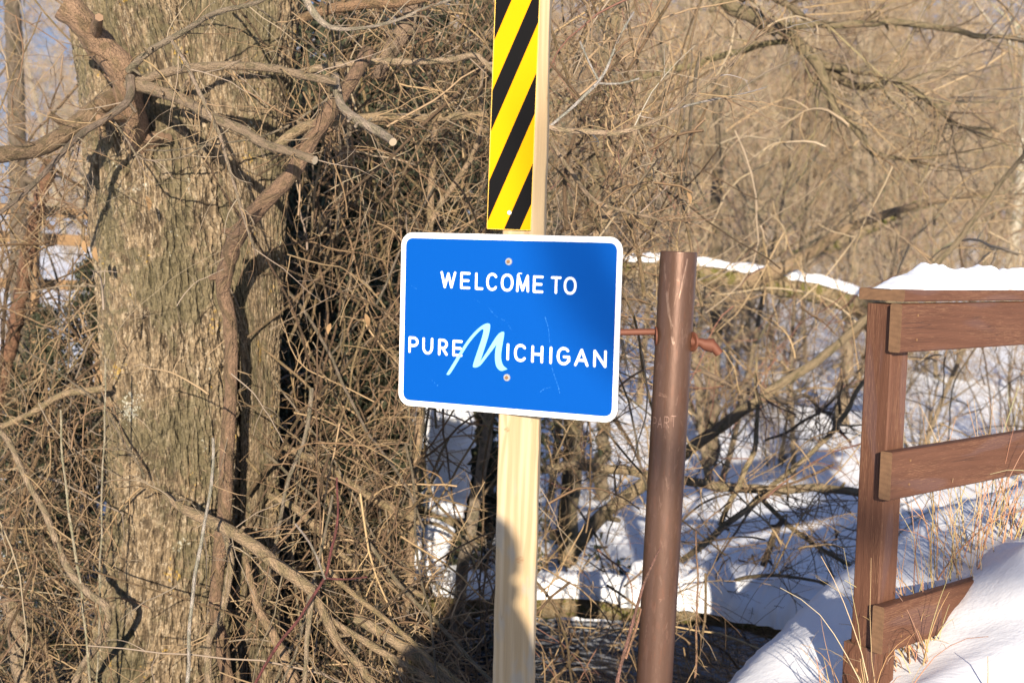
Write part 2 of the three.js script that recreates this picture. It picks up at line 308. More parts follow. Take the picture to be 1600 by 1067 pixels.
function letter(c, ch, x0, x1, y0, y1, lw) {
  const h = lw / 2, X = (u) => mix(x0 + h, x1 - h, u), Y = (v) => mix(y0 + h, y1 - h, v), L = (...q) => { c.beginPath(); q.forEach(([u, v], i) => (i ? c.lineTo(X(u), Y(v)) : c.moveTo(X(u), Y(v)))); c.stroke(); };
  const arc = (cx, cy, rx, ry, a, b) => { c.beginPath(); for (let i = 0; i <= 40; i++) { const t = mix(a, b, i / 40) * D2R; const px = X(cx + rx * Math.cos(t)), py = Y(cy - ry * Math.sin(t)); i ? c.lineTo(px, py) : c.moveTo(px, py); } c.stroke(); };
  const oval = (a, b) => { c.beginPath(); for (let i = 0; i <= 60; i++) { const t = mix(a, b, i / 60) * D2R, e = 0.9, k = Math.cos(t), s = Math.sin(t), px = X(0.5 + 0.5 * Math.sign(k) * Math.pow(Math.abs(k), e)), py = Y(0.5 - 0.5 * Math.sign(s) * Math.pow(Math.abs(s), e)); i ? c.lineTo(px, py) : c.moveTo(px, py); } c.stroke(); };
  c.lineWidth = lw; c.lineCap = 'round'; c.lineJoin = 'round';
  if (ch === 'W') L([0, 0], [0.25, 1], [0.5, 0.08], [0.75, 1], [1, 0]);
  if (ch === 'E') { L([1, 0], [0, 0], [0, 1], [1, 1]); L([0, 0.5], [0.88, 0.5]); }
  if (ch === 'L') L([0, 0], [0, 1], [1, 1]);
  if (ch === 'C') oval(42, 318);
  if (ch === 'O') oval(0, 360);
  if (ch === 'M') L([0, 1], [0.06, 0], [0.5, 0.95], [0.94, 0], [1, 1]);
  if (ch === 'T') { L([0, 0], [1, 0]); L([0.5, 0], [0.5, 1]); }
  if (ch === 'P' || ch === 'R') { c.beginPath(); c.moveTo(X(0), Y(1)); c.lineTo(X(0), Y(0)); c.lineTo(X(0.5), Y(0)); for (let i = 0; i <= 24; i++) { const t = mix(90, -90, i / 24) * D2R; c.lineTo(X(0.5 + 0.5 * Math.cos(t)), Y(0.28 - 0.28 * Math.sin(t))); } c.lineTo(X(0), Y(0.56)); c.stroke(); if (ch === 'R') L([0.45, 0.56], [1, 1]); }
  if (ch === 'U') { c.beginPath(); c.moveTo(X(0), Y(0)); c.lineTo(X(0), Y(0.58)); for (let i = 0; i <= 24; i++) { const t = mix(180, 360, i / 24) * D2R; c.lineTo(X(0.5 + 0.5 * Math.cos(t)), Y(0.58 - 0.42 * Math.sin(t))); } c.lineTo(X(1), Y(0)); c.stroke(); }
  if (ch === 'I') L([0.5, 0], [0.5, 1]);
  if (ch === 'H') { L([0, 0], [0, 1]); L([1, 0], [1, 1]); L([0, 0.5], [1, 0.5]); }
  if (ch === 'G') { oval(45, 325); L([0.55, 0.55], [0.98, 0.55], [0.98, 0.8]); }
  if (ch === 'A') { L([0, 1], [0.5, 0], [1, 1]); L([0.2, 0.68], [0.8, 0.68]); }
  if (ch === 'N') L([0, 1], [0, 0], [1, 1], [1, 0]);
}
{
  const cw = 1600, chh = 1200, cv = document.createElement('canvas'); cv.width = cw; cv.height = chh;
  const c = cv.getContext('2d');
  const rr = (x, y, w, h, r) => { c.beginPath(); c.moveTo(x + r, y); c.lineTo(x + w - r, y); c.quadraticCurveTo(x + w, y, x + w, y + r); c.lineTo(x + w, y + h - r); c.quadraticCurveTo(x + w, y + h, x + w - r, y + h); c.lineTo(x + r, y + h); c.quadraticCurveTo(x, y + h, x, y + h - r); c.lineTo(x, y + r); c.quadraticCurveTo(x, y, x + r, y); c.fill(); };
  c.fillStyle = '#f2f2f0'; c.fillRect(0, 0, cw, chh);
  c.fillStyle = '#004a9c'; rr(36, 38, cw - 72, chh - 76, 58);
  // faint cell pattern of the reflective sheeting
  const r = rngOf(5); c.lineWidth = 1;
  for (let x = 40; x < cw - 40; x += 13) { c.strokeStyle = `rgba(20,95,180,${0.10 + 0.10 * r()})`; c.beginPath(); c.moveTo(x, 42); c.lineTo(x, chh - 42); c.stroke(); }
  for (let y = 44; y < chh - 44; y += 17) { c.strokeStyle = `rgba(6,62,140,${0.05 + 0.06 * r()})`; c.beginPath(); c.moveTo(42, y); c.lineTo(cw - 42, y); c.stroke(); }
  c.strokeStyle = c.fillStyle = '#f6f6f4';
  for (const [ch, a, b, t, u] of [['W', 0.1913, 0.2652, 0.2150, 0.3105], ['E', 0.2849, 0.3321, 0.2155, 0.3115], ['L', 0.3540, 0.3926, 0.2160, 0.3125], ['C', 0.4061, 0.4601, 0.2152, 0.3146], ['O', 0.4730, 0.5298, 0.2165, 0.3150], ['M', 0.5426, 0.6011, 0.2180, 0.3152], ['E', 0.6175, 0.6643, 0.2205, 0.3160], ['T', 0.6962, 0.7433, 0.2210, 0.3168], ['O', 0.7535, 0.8093, 0.2210, 0.3177]]) letter(c, ch, a * cw, b * cw, t * chh, u * chh, 17);
  for (const [ch, a, b, t, u] of [['P', 0.0437, 0.0924, 0.5973, 0.6923], ['U', 0.1113, 0.1629, 0.5985, 0.6954], ['R', 0.1871, 0.2328, 0.6005, 0.6957], ['E', 0.2553, 0.3026, 0.6020, 0.6960], ['I', 0.5052, 0.5201, 0.6035, 0.6990], ['C', 0.5411, 0.5993, 0.6035, 0.7025], ['H', 0.6188, 0.6718, 0.6062, 0.7027], ['I', 0.6986, 0.7126, 0.6070, 0.7030], ['G', 0.7322, 0.7919, 0.6058, 0.7050], ['A', 0.8090, 0.8711, 0.6090, 0.7055], ['N', 0.8909, 0.9479, 0.6095, 0.7050]]) letter(c, ch, a * cw, b * cw, t * chh, u * chh, 18);
  const sw = [[0.2291, 0.8014], [0.2643, 0.7268], [0.2929, 0.6636], [0.3248, 0.6003], [0.3569, 0.5495], [0.3892, 0.5125], [0.4121, 0.4974], [0.4274, 0.4988], [0.4298, 0.5165], [0.4238, 0.5613], [0.4108, 0.6186], [0.3941, 0.6885], [0.3868, 0.7149], [0.4039, 0.6837], [0.4258, 0.6377], [0.4508, 0.5836], [0.4665, 0.5544], [0.4813, 0.5414], [0.4937, 0.539], [0.4941, 0.5566], [0.4893, 0.5971], [0.4839, 0.6416], [0.4817, 0.6819], [0.4859, 0.7136], [0.4955, 0.7329], [0.5129, 0.7475], [0.4917, 0.7612], [0.4786, 0.7599], [0.4664, 0.7472], [0.458, 0.7278], [0.4537, 0.692], [0.4546, 0.6518], [0.4596, 0.6152], [0.4331, 0.6614], [0.4015, 0.7162], [0.3856, 0.7416], [0.3659, 0.7529], [0.3525, 0.7507], [0.3534, 0.7361], [0.3642, 0.6907], [0.3792, 0.633], [0.3924, 0.5795], [0.3982, 0.5468], [0.399, 0.5305], [0.3865, 0.5354], [0.3608, 0.5695], [0.332, 0.6161], [0.3034, 0.675], [0.278, 0.7339], [0.2461, 0.8016], [0.2361, 0.8065]];
  c.fillStyle = '#86c8d2'; c.beginPath();
  const sharp = new Set([0, 12, 25, 32]);
  sw.forEach(([u, v], i) => { const x = u * cw, y = v * chh, nx = sw[(i + 1) % sw.length], mx = (u + nx[0]) / 2 * cw, my = (v + nx[1]) / 2 * chh; if (!i) c.moveTo(x, y); else if (sharp.has(i)) c.lineTo(x, y); else c.quadraticCurveTo(x, y, mx, my); });
  c.closePath(); c.fill();
  // scratches and nicks that show white
  c.strokeStyle = 'rgba(160,200,245,0.32)'; c.lineCap = 'round';
  const scuff = (pts, w, dotted) => { for (let i = 0; i + 1 < pts.length; i++) { const [ax, ay] = pts[i], [bx, by] = pts[i + 1]; for (let k = 0; k < 14; k++) if (r() < dotted) { const t = k / 14, x = mix(ax, bx, t) * cw, y = mix(ay, by, t) * chh; c.lineWidth = w * (0.5 + r()); c.beginPath(); c.moveTo(x + 3 * r(), y + 3 * r()); c.lineTo(x + (r() - 0.3) * 6, y + 6 * r() + 2); c.stroke(); } } };
  scuff([[0.675, 0.445], [0.69, 0.50], [0.70, 0.60], [0.71, 0.72], [0.735, 0.80], [0.75, 0.86]], 3.2, 0.75);
  scuff([[0.42, 0.41], [0.45, 0.45], [0.50, 0.48], [0.53, 0.53]], 2.2, 0.6);
  scuff([[0.66, 0.86], [0.68, 0.84], [0.71, 0.83]], 2.5, 0.4); scuff([[0.16, 0.84], [0.19, 0.87]], 2.5, 0.3); scuff([[0.34, 0.36], [0.40, 0.39]], 2, 0.25); scuff([[0.05, 0.30], [0.09, 0.33]], 2, 0.25);
  c.strokeStyle = '#f4f6f8'; c.lineWidth = 7; c.beginPath(); c.moveTo(0.548 * cw, 0.222 * chh); c.quadraticCurveTo(0.552 * cw, 0.208 * chh, 0.565 * cw, 0.213 * chh); c.stroke();
  const tex = new THREE.CanvasTexture(cv); tex.colorSpace = THREE.SRGBColorSpace; tex.anisotropy = 8;
  const back = new THREE.MeshStandardMaterial({ color: 0xb8babc, metalness: 0.8, roughness: 0.45 });
  const face = new THREE.MeshPhysicalMaterial({ map: tex, roughness: 0.55, specularIntensity: 0.15 });
  const s = thing('welcome_sign', 'blue rectangular sign reading WELCOME TO PURE MICHIGAN with white border', 'sign', V(-0.0167, 1.6 - 0.2017, -3.0901));
  s.rotation.y = -SIGN_YAW;
  const w = 0.6096, h = 0.4572, plate = new THREE.Mesh(roundedPlate(w, h, 0.034, 0.0025), back); plate.name = 'panel';
  const fg = roundedPlate(w - 0.0005, h - 0.0005, 0.0338, 0.0004); fg.translate(0, 0, 0.0008); const fm = new THREE.Mesh(fg, face); fm.name = 'printed_face';
  s.add(plate, fm);
  const zinc = new THREE.MeshStandardMaterial({ color: 0xc9c9c4, metalness: 0.7, roughness: 0.35 }), rust = new THREE.MeshStandardMaterial({ color: 0x8d6a48, metalness: 0.4, roughness: 0.6 });
  M.zinc = zinc; M.rust = rust;
  for (const [u, v] of [[0.5064, 0.1494], [0.5118, 0.795]]) {
    const wa = new THREE.Mesh(new THREE.CylinderGeometry(0.0088, 0.0095, 0.002, 20), zinc); wa.name = 'washer'; wa.rotation.x = Math.PI / 2; wa.position.set((u - 0.5) * w, (0.5 - v) * h, 0.0018);
    const sc = new THREE.Mesh(new THREE.CylinderGeometry(0.0042, 0.0046, 0.005, 6), rust); sc.name = 'screw_head'; sc.position.y = 0.003; wa.add(sc); s.add(wa);
  }
  s.traverse((o) => { if (o.isMesh) o.castShadow = o.receiveShadow = true; });
}
// ------------------------------------------------------------------ striped object marker
{
  const w = 0.1125, h = 0.914, cv = document.createElement('canvas'); cv.width = 256; cv.height = 2048; const c = cv.getContext('2d');
  const py = 2048 / h, px = 256 / w;
  c.fillStyle = '#de9800'; c.fillRect(0, 0, 256, 2048);
  const per = 0.2265, rise = 2.45 * w, left0 = h - 0.352; // metres below the top edge at the left where a black stripe ends
  c.fillStyle = '#0b0b0d';
  for (let k = -5; k < 9; k++) { const y1 = (left0 - 0.0 + k * per - 0.092) , y0 = y1 - 0.102; c.beginPath(); c.moveTo(0, (y0 + 0.2) * py); c.lineTo(256, (y0 + 0.2 - rise) * py); c.lineTo(256, (y1 + 0.2 - rise) * py); c.lineTo(0, (y1 + 0.2) * py); c.fill(); }
  const tex = new THREE.CanvasTexture(cv); tex.colorSpace = THREE.SRGBColorSpace; tex.anisotropy = 8;
  const bl = at(763, 359, 3.094), br = at(827, 359, 3.094);
  const o = thing('hazard_marker', 'narrow yellow and black striped marker panel on the pine post', 'marker', bl.clone().lerp(br, 0.5).add(V(0, 0, 0.0)));
  o.rotation.set(0, -POST_YAW, -0.012);
  const pl = new THREE.Mesh(roundedPlate(w, h, 0.004, 0.0022), new THREE.MeshStandardMaterial({ color: 0xc8a23a, metalness: 0.3, roughness: 0.5 })); pl.name = 'panel'; pl.position.y = h / 2;
  const fg = roundedPlate(w - 0.003, h - 0.003, 0.003, 0.0004); fg.translate(0, 0, 0.0008); const f = new THREE.Mesh(fg, new THREE.MeshPhysicalMaterial({ map: tex, roughness: 0.7, specularIntensity: 0.15 })); f.name = 'printed_face'; f.position.y = h / 2;
  o.add(pl, f);
  for (const y of [0.043, h - 0.05]) { const sc = new THREE.Mesh(new THREE.CylinderGeometry(0.005, 0.006, 0.006, 8), M.zinc); sc.name = 'screw_head'; sc.rotation.x = Math.PI / 2; sc.position.set(0.0, y, 0.003); o.add(sc); }
  o.traverse((m) => { if (m.isMesh) m.castShadow = m.receiveShadow = true; });
}
// ------------------------------------------------------------------ steel gate post
{
  const d = 3.85, top = at(1061, 393, d), low = at(1022.5, 1067, d), axis = top.clone().sub(low).normalize(), R = 57.5 / 2 * d / FOCAL, base = low.clone().addScaledVector(axis, -0.62), L = top.distanceTo(base);
  const o = thing('steel_gate_post', 'rusty brown hollow steel pipe post with a T shaped bolt', 'gate post', base);
  o.quaternion.setFromUnitVectors(V(0, 1, 0), axis);
  const cv = document.createElement('canvas'); cv.width = 1024; cv.height = 2048; const c = cv.getContext('2d'), r = rngOf(12);
  // u: 0..1 round (0.5 faces the camera side), v: 0 top
  c.fillStyle = '#634b3e'; c.fillRect(0, 0, 1024, 2048);
  for (let k = 0; k < 2600; k++) { const x = r() * 1024, y = r() * 2048, s = 2 + 26 * r() * r(); c.fillStyle = ['rgba(150,120,104,0.12)', 'rgba(88,50,38,0.12)', 'rgba(132,84,62,0.12)', 'rgba(108,86,78,0.10)'][Math.floor(r() * 4)]; c.beginPath(); c.ellipse(x, y, s * (0.3 + r()), s * (0.6 + 2.4 * r()), (r() - 0.5) * 0.4, 0, 7); c.fill(); }
  for (let k = 0; k < 5000; k++) { c.fillStyle = r() < 0.5 ? 'rgba(60,34,26,0.35)' : 'rgba(176,138,116,0.22)'; c.fillRect(r() * 1024, r() * 2048, 1 + 2 * r(), 1 + 3 * r()); }
  const streak = (pts, col, w) => { c.strokeStyle = col; c.lineCap = 'round'; for (let k = 0; k < 5; k++) { c.lineWidth = w * (0.3 + r()); c.setLineDash([6 + 30 * r(), 4 + 18 * r()]); c.beginPath(); pts.forEach(([x, y], i) => { const X = x * 1024 + (r() - 0.5) * 22, Y = y * 2048 + (r() - 0.5) * 24; i ? c.lineTo(X, Y) : c.moveTo(X, Y); }); c.stroke(); } };
  const f = (x, y) => [0.5 + (x - 0.5) * 0.42, y / 1.45]; // x across the visible face, y metres from the top
  streak([f(0.62, 0.03), f(0.58, 0.09), f(0.5, 0.14)], 'rgba(190,162,142,0.2)', 9);
  streak([f(0.13, 0.04), f(0.18, 0.09)], 'rgba(190,162,142,0.2)', 6); streak([f(0.25, 0.13), f(0.32, 0.19), f(0.4, 0.24)], 'rgba(190,164,144,0.2)', 9);
  streak([f(0.42, 0.275), f(0.44, 0.285)], 'rgba(220,195,175,0.3)', 8); streak([f(0.2, 0.45), f(0.35, 0.455)], 'rgba(192,156,130,0.3)', 4);
  for (let k = 0; k < 46; k++) { const x = 0.1 + 0.8 * r(), y = 0.02 + 1.25 * r(); streak([f(x, y), f(x + 0.12 * (r() - 0.5), y + 0.05 * r())], 'rgba(205,172,150,0.16)', 3); }
  c.setLineDash([]); c.strokeStyle = 'rgba(195,160,142,0.6)'; c.lineWidth = 3;
  { const word = 'PART', x0 = 0.5 + (0.06 - 0.5) * 0.42, wl = 0.060, hh = 0.036, y0 = 0.525 / 1.45; [...word].forEach((ch, i) => { const a = (x0 + i * wl) * 1024, b = y0 * 2048 - i * 5; letter(c, ch, a, a + wl * 0.72 * 1024, b, b + hh * 1400, 4); }); }
  const tex = new THREE.CanvasTexture(cv); tex.colorSpace = THREE.SRGBColorSpace; tex.wrapS = THREE.RepeatWrapping;
  const bump = dataTex(256, 512, (x, y, oo) => { const a = x / 256 * 6.2832; oo[0] = oo[1] = oo[2] = 0.5 + 0.25 * noise(Math.cos(a) * 3, y / 40, Math.sin(a) * 3) + 0.2 * noise(Math.cos(a) * 22, y / 9, Math.sin(a) * 22); });
  const steel = new THREE.MeshPhysicalMaterial({ map: tex, metalness: 0.45, roughness: 0.36, bumpMap: bump, bumpScale: 0.0007 });
  const rustRed = new THREE.MeshStandardMaterial({ color: 0x6a3f2d, metalness: 0.2, roughness: 0.65, bumpMap: bump, bumpScale: 0.0008 });
  const Lt = 1.45, prof = [[R, L - Lt], [R, L - 0.6], [R, L - 0.004], [R - 0.002, L], [R - 0.005, L], [R - 0.0065, L - 0.003], [R - 0.0065, L - 0.5]].map(([a, b]) => new THREE.Vector2(a, b));
  const pipe = new THREE.LatheGeometry(prof, 64, Math.PI); // seam on the far side
  { const p = pipe.attributes.position, uv = pipe.attributes.uv; for (let i = 0; i < uv.count; i++) { const y = p.getY(i); uv.setXY(i, uv.getX(i), clamp((y - (L - Lt)) / Lt)); } }
  const m1 = new THREE.Mesh(pipe, steel); m1.name = 'pipe';
  const below = new THREE.Mesh(new THREE.CylinderGeometry(R, R, L - Lt, 64, 1, true), new THREE.MeshPhysicalMaterial({ color: 0x634b3e, metalness: 0.25, roughness: 0.45, bumpMap: bump, bumpScale: 0.0007 })); below.name = 'pipe_foot'; below.position.y = (L - Lt) / 2;
  o.add(m1, below);
  // bolt through the pipe, turned a little to the viewer on its right end
  const b = new THREE.Group(); const yb = L - (533 - 393) * d / FOCAL; const bolt = (g, name) => { const m = new THREE.Mesh(g, rustRed); m.name = name; return m; };
  const rod = bolt(new THREE.CylinderGeometry(0.0105, 0.0105, 0.30, 16), 'rod'); rod.rotation.z = Math.PI / 2 + 0.06; rod.rotation.y = 0; rod.position.set(-0.15 - 0.02, yb + 0.020, 0);
  const w1 = bolt(new THREE.CylinderGeometry(0.030, 0.030, 0.005, 24), 'washer'); w1.rotation.z = Math.PI / 2 + 0.05; w1.position.set(-R - 0.0005, yb + 0.014, 0.008);
  const w2 = bolt(new THREE.CylinderGeometry(0.030, 0.032, 0.006, 24), 'washer'); w2.rotation.set(0, 0.5, Math.PI / 2); w2.position.set(R * 0.93, yb + 0.002, R * 0.38);
  const nut = bolt(new THREE.CylinderGeometry(0.019, 0.019, 0.014, 6), 'nut'); nut.rotation.set(0, 0.0, Math.PI / 2); nut.rotation.y = -0.35; nut.position.set(R + 0.004, yb + 0.002, R * 0.38);
  const hp = [[R * 0.9, 0.004], [R + 0.022, 0.002], [R + 0.036, -0.004], [R + 0.060, -0.006], [R + 0.070, -0.008]].map(([x, y]) => V(x, yb + y, R * 0.38 + (x - R) * 0.25));
  const tb = new Tubes(); tb.tube(hp, [0.013, 0.0135, 0.018, 0.023, 0.010], 14, [1, 1, 1], true); const handle = bolt(tb.geo(), 'bolt_handle');
  const tb2 = new Tubes(); tb2.tube([V(R + 0.054, yb - 0.001, R * 0.42 + 0.016), V(R + 0.064, yb - 0.010, R * 0.42 + 0.016), V(R + 0.082, yb - 0.030, R * 0.42 + 0.015)], [0.015, 0.015, 0.014], 12, [1, 1, 1], true); const bar = bolt(tb2.geo(), 'cross_bar');
  o.add(rod, w1, w2, nut, handle, bar);
  o.traverse((m) => { if (m.isMesh) m.castShadow = m.receiveShadow = true; });
}
// ------------------------------------------------------------------ brown wooden railing on the trail bank
const railTex = (() => {
  const w = 1024, h = 256; // 2.4 m along, 0.14 m across
  const g = (x, y) => { const u = x / w * 2.4, v = y / h * 0.14; const swirl = noise(u * 1.7, v * 7, 4) * 0.55; const ring = Math.sin((v * 260 + swirl * 16 + noise(u * 9, v * 60, 2) * 1.4)); return [u, v, ring, noise(u * 18, v * 420, 3), noise(u * 5, v * 26, 6), noise(u * 60, v * 900, 8)]; };
  const color = dataTex(w, h, (x, y, o) => {
    const [u, v, ring, s, b, q] = g(x, y);
    let c = mix3([0.098, 0.043, 0.025], [0.128, 0.058, 0.034], 0.5 + 0.5 * b);
    c = c.map((k) => k * (1 + 0.07 * ring + 0.14 * s));
    c = mix3(c, [0.115, 0.062, 0.052], smooth(0.12, 0.4, noise(u * 3.2, v * 16, 11)) * 0.7);
    c = mix3(c, [0.26, 0.145, 0.08], smooth(0.18, 0.34, s * 0.6 + q * 0.5 + 0.35 * noise(u * 2.4, v * 12, 15) - 0.05) * 0.4);
    const crack = smooth(0.955, 0.99, 1 - Math.abs(noise(u * 3.4, v * 75, 21))) * smooth(0.1, 0.35, noise(u * 4, v * 9, 22));
    c = mix3(c, [0.07, 0.035, 0.025], crack * 0.8); sRGB(c, o);
  }, { srgb: true });
  const bump = dataTex(w, h, (x, y, o) => { const [u, v, ring, s, b, q] = g(x, y); const crack = smooth(0.955, 0.99, 1 - Math.abs(noise(u * 3.4, v * 75, 21))) * smooth(0.1, 0.35, noise(u * 4, v * 9, 22)); o[0] = o[1] = o[2] = 0.6 + 0.08 * ring + 0.2 * s + 0.15 * q - 0.5 * crack; });
  return { color, bump };
})();
M.rail = new THREE.MeshPhysicalMaterial({ map: railTex.color, bumpMap: railTex.bump, bumpScale: 0.002, roughness: 0.7, specularIntensity: 0.5 });
const endTex = dataTex(256, 256, (x, y, o) => { const u = x / 256, v = y / 256, q = Math.hypot(u - 0.3, v + 0.9); const ring = Math.sin(q * 60 + 2 * noise(u * 6, v * 6)); let c = [0.165, 0.09, 0.045].map((k) => k * (1 + 0.07 * ring + 0.18 * noise(u * 50, v * 50, 4) + 0.2 * noise(u * 7, v * 7, 6))); sRGB(c, o); }, { srgb: true });
M.railEnd = new THREE.MeshStandardMaterial({ map: endTex, roughness: 0.85 });
// board along +x from 0 to L, height h (y), thickness t (z from 0 to -t), edges chamfered; group 0 sides, group 1 ends
function board(L, h, t, ch, uo, vo) {
  const s = new THREE.Shape([[ch, 0], [h - ch, 0], [h, ch], [h, t - ch], [h - ch, t], [ch, t], [0, t - ch], [0, ch]].map(([a, b]) => new THREE.Vector2(a, b)));
  const g = new THREE.ExtrudeGeometry(s, { depth: L, steps: 1, bevelEnabled: false }); // shape x = height, y = thickness, z = along
  const p = g.attributes.position, n = g.attributes.normal, uv = g.attributes.uv;
  for (let i = 0; i < p.count; i++) {
    const a = p.getX(i), b = p.getY(i), z = p.getZ(i), na = n.getX(i), nb = n.getY(i), nz = n.getZ(i);
    p.setXYZ(i, z, a, -b); n.setXYZ(i, nz, na, -nb);
    if (Math.abs(nz) > 0.5) uv.setXY(i, b / 0.14, a / 0.14); else uv.setXY(i, z / 2.4 + uo, (Math.abs(nb) > 0.5 ? a : b + h) / 0.14 + vo);
  }
  for (const at3 of [p, n, uv]) { const k = at3.itemSize, A = at3.array; for (let i = 0; i < p.count; i += 3) for (let j = 0; j < k; j++) { const q = (i + 1) * k + j, w = (i + 2) * k + j, t0 = A[q]; A[q] = A[w]; A[w] = t0; } } // the axes swap mirrors the faces
  return g;
}
const RA = 40 * D2R, RDIR = V(Math.cos(RA), 0, -Math.sin(RA)), RNORM = V(Math.sin(RA), 0, Math.cos(RA));
{
  const corner = at(1389, 640, 3.47), pb = corner.clone().addScaledVector(RNORM, -0.0445).addScaledVector(RDIR, 0.0445);
  pb.y = 0.2; // post axis, below the snow
  const o = thing('wooden_railing', 'reddish brown stained wooden railing with snow along its top', 'railing', pb);
  o.rotation.y = RA; // local x along the rail, local z towards its face
  const back = 0.0445, put = (g, name, x, y, z, mats) => { const m = new THREE.Mesh(g, mats); m.name = name; m.position.set(x, y - pb.y, z); o.add(m); return m; };
  const local = (v) => v.clone().sub(pb).applyAxisAngle(V(0, 1, 0), -RA);
  // the posts
  const pg = () => { const g = board(1.62, 0.089, 0.089, 0.004, 0.2, 0.1); g.rotateZ(Math.PI / 2); g.translate(0.0445, 0, 0.0445); return g; };
  put(pg(), 'post', 0, -0.16, 0, [M.railEnd, M.rail]); put(pg(), 'post', 2.35, -0.16, 0, [M.railEnd, M.rail]);
  { const g = board(0.75, 0.10, 0.112, 0.003, 0.6, 0.4); g.rotateZ(Math.PI / 2); g.translate(0.05, 0, 0.056); put(g, 'post_sleeve', -0.004, -0.30, -0.006, [M.railEnd, M.rail]); }
  const starts = [[0.017, 1.325], [0.029, 0.902], [0.029, 0.452]]; // how far each board runs past the post
  starts.forEach(([over, y], i) => { const l = V(-0.0445 - over, 0, 0); const g = board(2.6, 0.1385, 0.038, 0.004, 0.13 + 0.37 * i, 0.3 * i); put(g, 'rail_board', l.x, y, back + 0.0385, [M.railEnd, M.rail]); });
  const cl = local(at(1404, 468, 3.44)), cap = board(2.8, 0.034, 0.15, 0.004, 0.55, 0.21); const cm = put(cap, 'cap_board', cl.x, 1.4705, back + 0.045, [M.railEnd, M.rail]);
  const tilt = -0.004; cm.rotation.z = tilt;
  for (const y of [1.36, 1.43, 0.94, 1.01, 0.49, 0.55]) { const s = new THREE.Mesh(new THREE.CylinderGeometry(0.004, 0.004, 0.002, 8), M.rust); s.name = 'screw_head'; s.rotation.x = Math.PI / 2; s.position.set(0.02, y - pb.y, back + 0.0392); o.add(s); }
  { const s = new THREE.Mesh(new THREE.SphereGeometry(0.009, 10, 6), M.rust); s.name = 'bolt_head'; s.scale.set(0.5, 1, 1); s.position.set(-0.054, 0.375 - pb.y, -0.015); o.add(s); }
  // snow lying on the cap board
  const n = 260, k = 16, p = [], ix = [], uv = [], x0 = cl.x + 0.0, x1 = cl.x + 2.7;
  for (let i = 0; i <= n; i++) {
    const t = i / n, x = mix(x0 - 0.005, x1, t), e = smooth(0.0, 0.05, t) , hh = (0.012 * smooth(0, 0.012, t) + 0.048 * smooth(0.008, 0.085, t)) * (1 + 0.5 * noise(x * 6, 4)) * (1 - smooth(0.985, 1, t)) + 0.016 * noise(x * 11, 1) * e + 0.010 * noise(x * 31, 2) * e + 0.018 * Math.exp(-(((x - cl.x - 0.245) / 0.018) ** 2)) + 0.014 * Math.exp(-(((x - cl.x - 0.52) / 0.04) ** 2));
    const wi = 0.074 * (0.45 + 0.55 * smooth(0, 0.05, t));
    for (let j = 0; j <= k; j++) { const a = j / k * Math.PI, c = Math.cos(a), s = Math.pow(Math.sin(a), 0.6); p.push(x, 1.5035 - pb.y + tilt * (x - cl.x) + Math.max(0.001, hh) * s * (1 + 0.16 * noise(x * 30, c * 3, 8)), back + 0.045 - 0.075 + wi * c * (1 + 0.10 * noise(x * 14, c, 3))); uv.push(x, j / k * 0.2); }
  }
  for (let i = 0; i < n; i++) for (let j = 0; j < k; j++) { const a = i * (k + 1) + j; ix.push(a, a + 1, a + k + 1, a + 1, a + k + 2, a + k + 1); }
  const g = new THREE.BufferGeometry(); g.setAttribute('position', new THREE.Float32BufferAttribute(p, 3)); g.setAttribute('uv', new THREE.Float32BufferAttribute(uv, 2)); g.setIndex(ix); g.computeVertexNormals();
  const sm = new THREE.Mesh(g, M.snow); sm.name = 'snow_cap'; sm.userData.label = 'lumpy white snow lying on the cap board'; o.add(sm);
  o.traverse((m) => { if (m.isMesh) m.castShadow = m.receiveShadow = true; });
}


{ // dark open water of the creek below the log
  const g = new THREE.PlaneGeometry(16, 5, 64, 20); g.rotateX(-Math.PI / 2);
  const rip = dataTex(512, 512, (x, y, o) => { const p = x / 512 * 6.2832, q = y / 512 * 6.2832; let v = 0.5; for (const [f, k] of [[1.5, 0.3], [5, 0.16], [13, 0.07]]) v += k * noise(Math.cos(p) * f, Math.sin(p) * f + Math.cos(q) * f, Math.sin(q) * f); o[0] = o[1] = o[2] = v; });
  rip.repeat.set(6, 2);
  const m = new THREE.Mesh(g, new THREE.MeshPhysicalMaterial({ color: new THREE.Color().setRGB(0.012, 0.016, 0.022), roughness: 0.08, ior: 1.33, bumpMap: rip, bumpScale: 0.06 }));
  m.name = 'creek_water'; m.position.set(5, -0.78, -6.4); m.receiveShadow = true; m.userData = { kind: 'structure', label: 'dark rippled creek water under the snowy log' }; scene.add(m);
}
// ------------------------------------------------------------------ forest: shared makers
const gY = (x, z) => groundY(x, z);
const onGround = (px, d, sink = 0.05) => { const p = at(px, 500, d); p.y = gY(p.x, p.z) - sink; return p; };
let seedNo = 100;
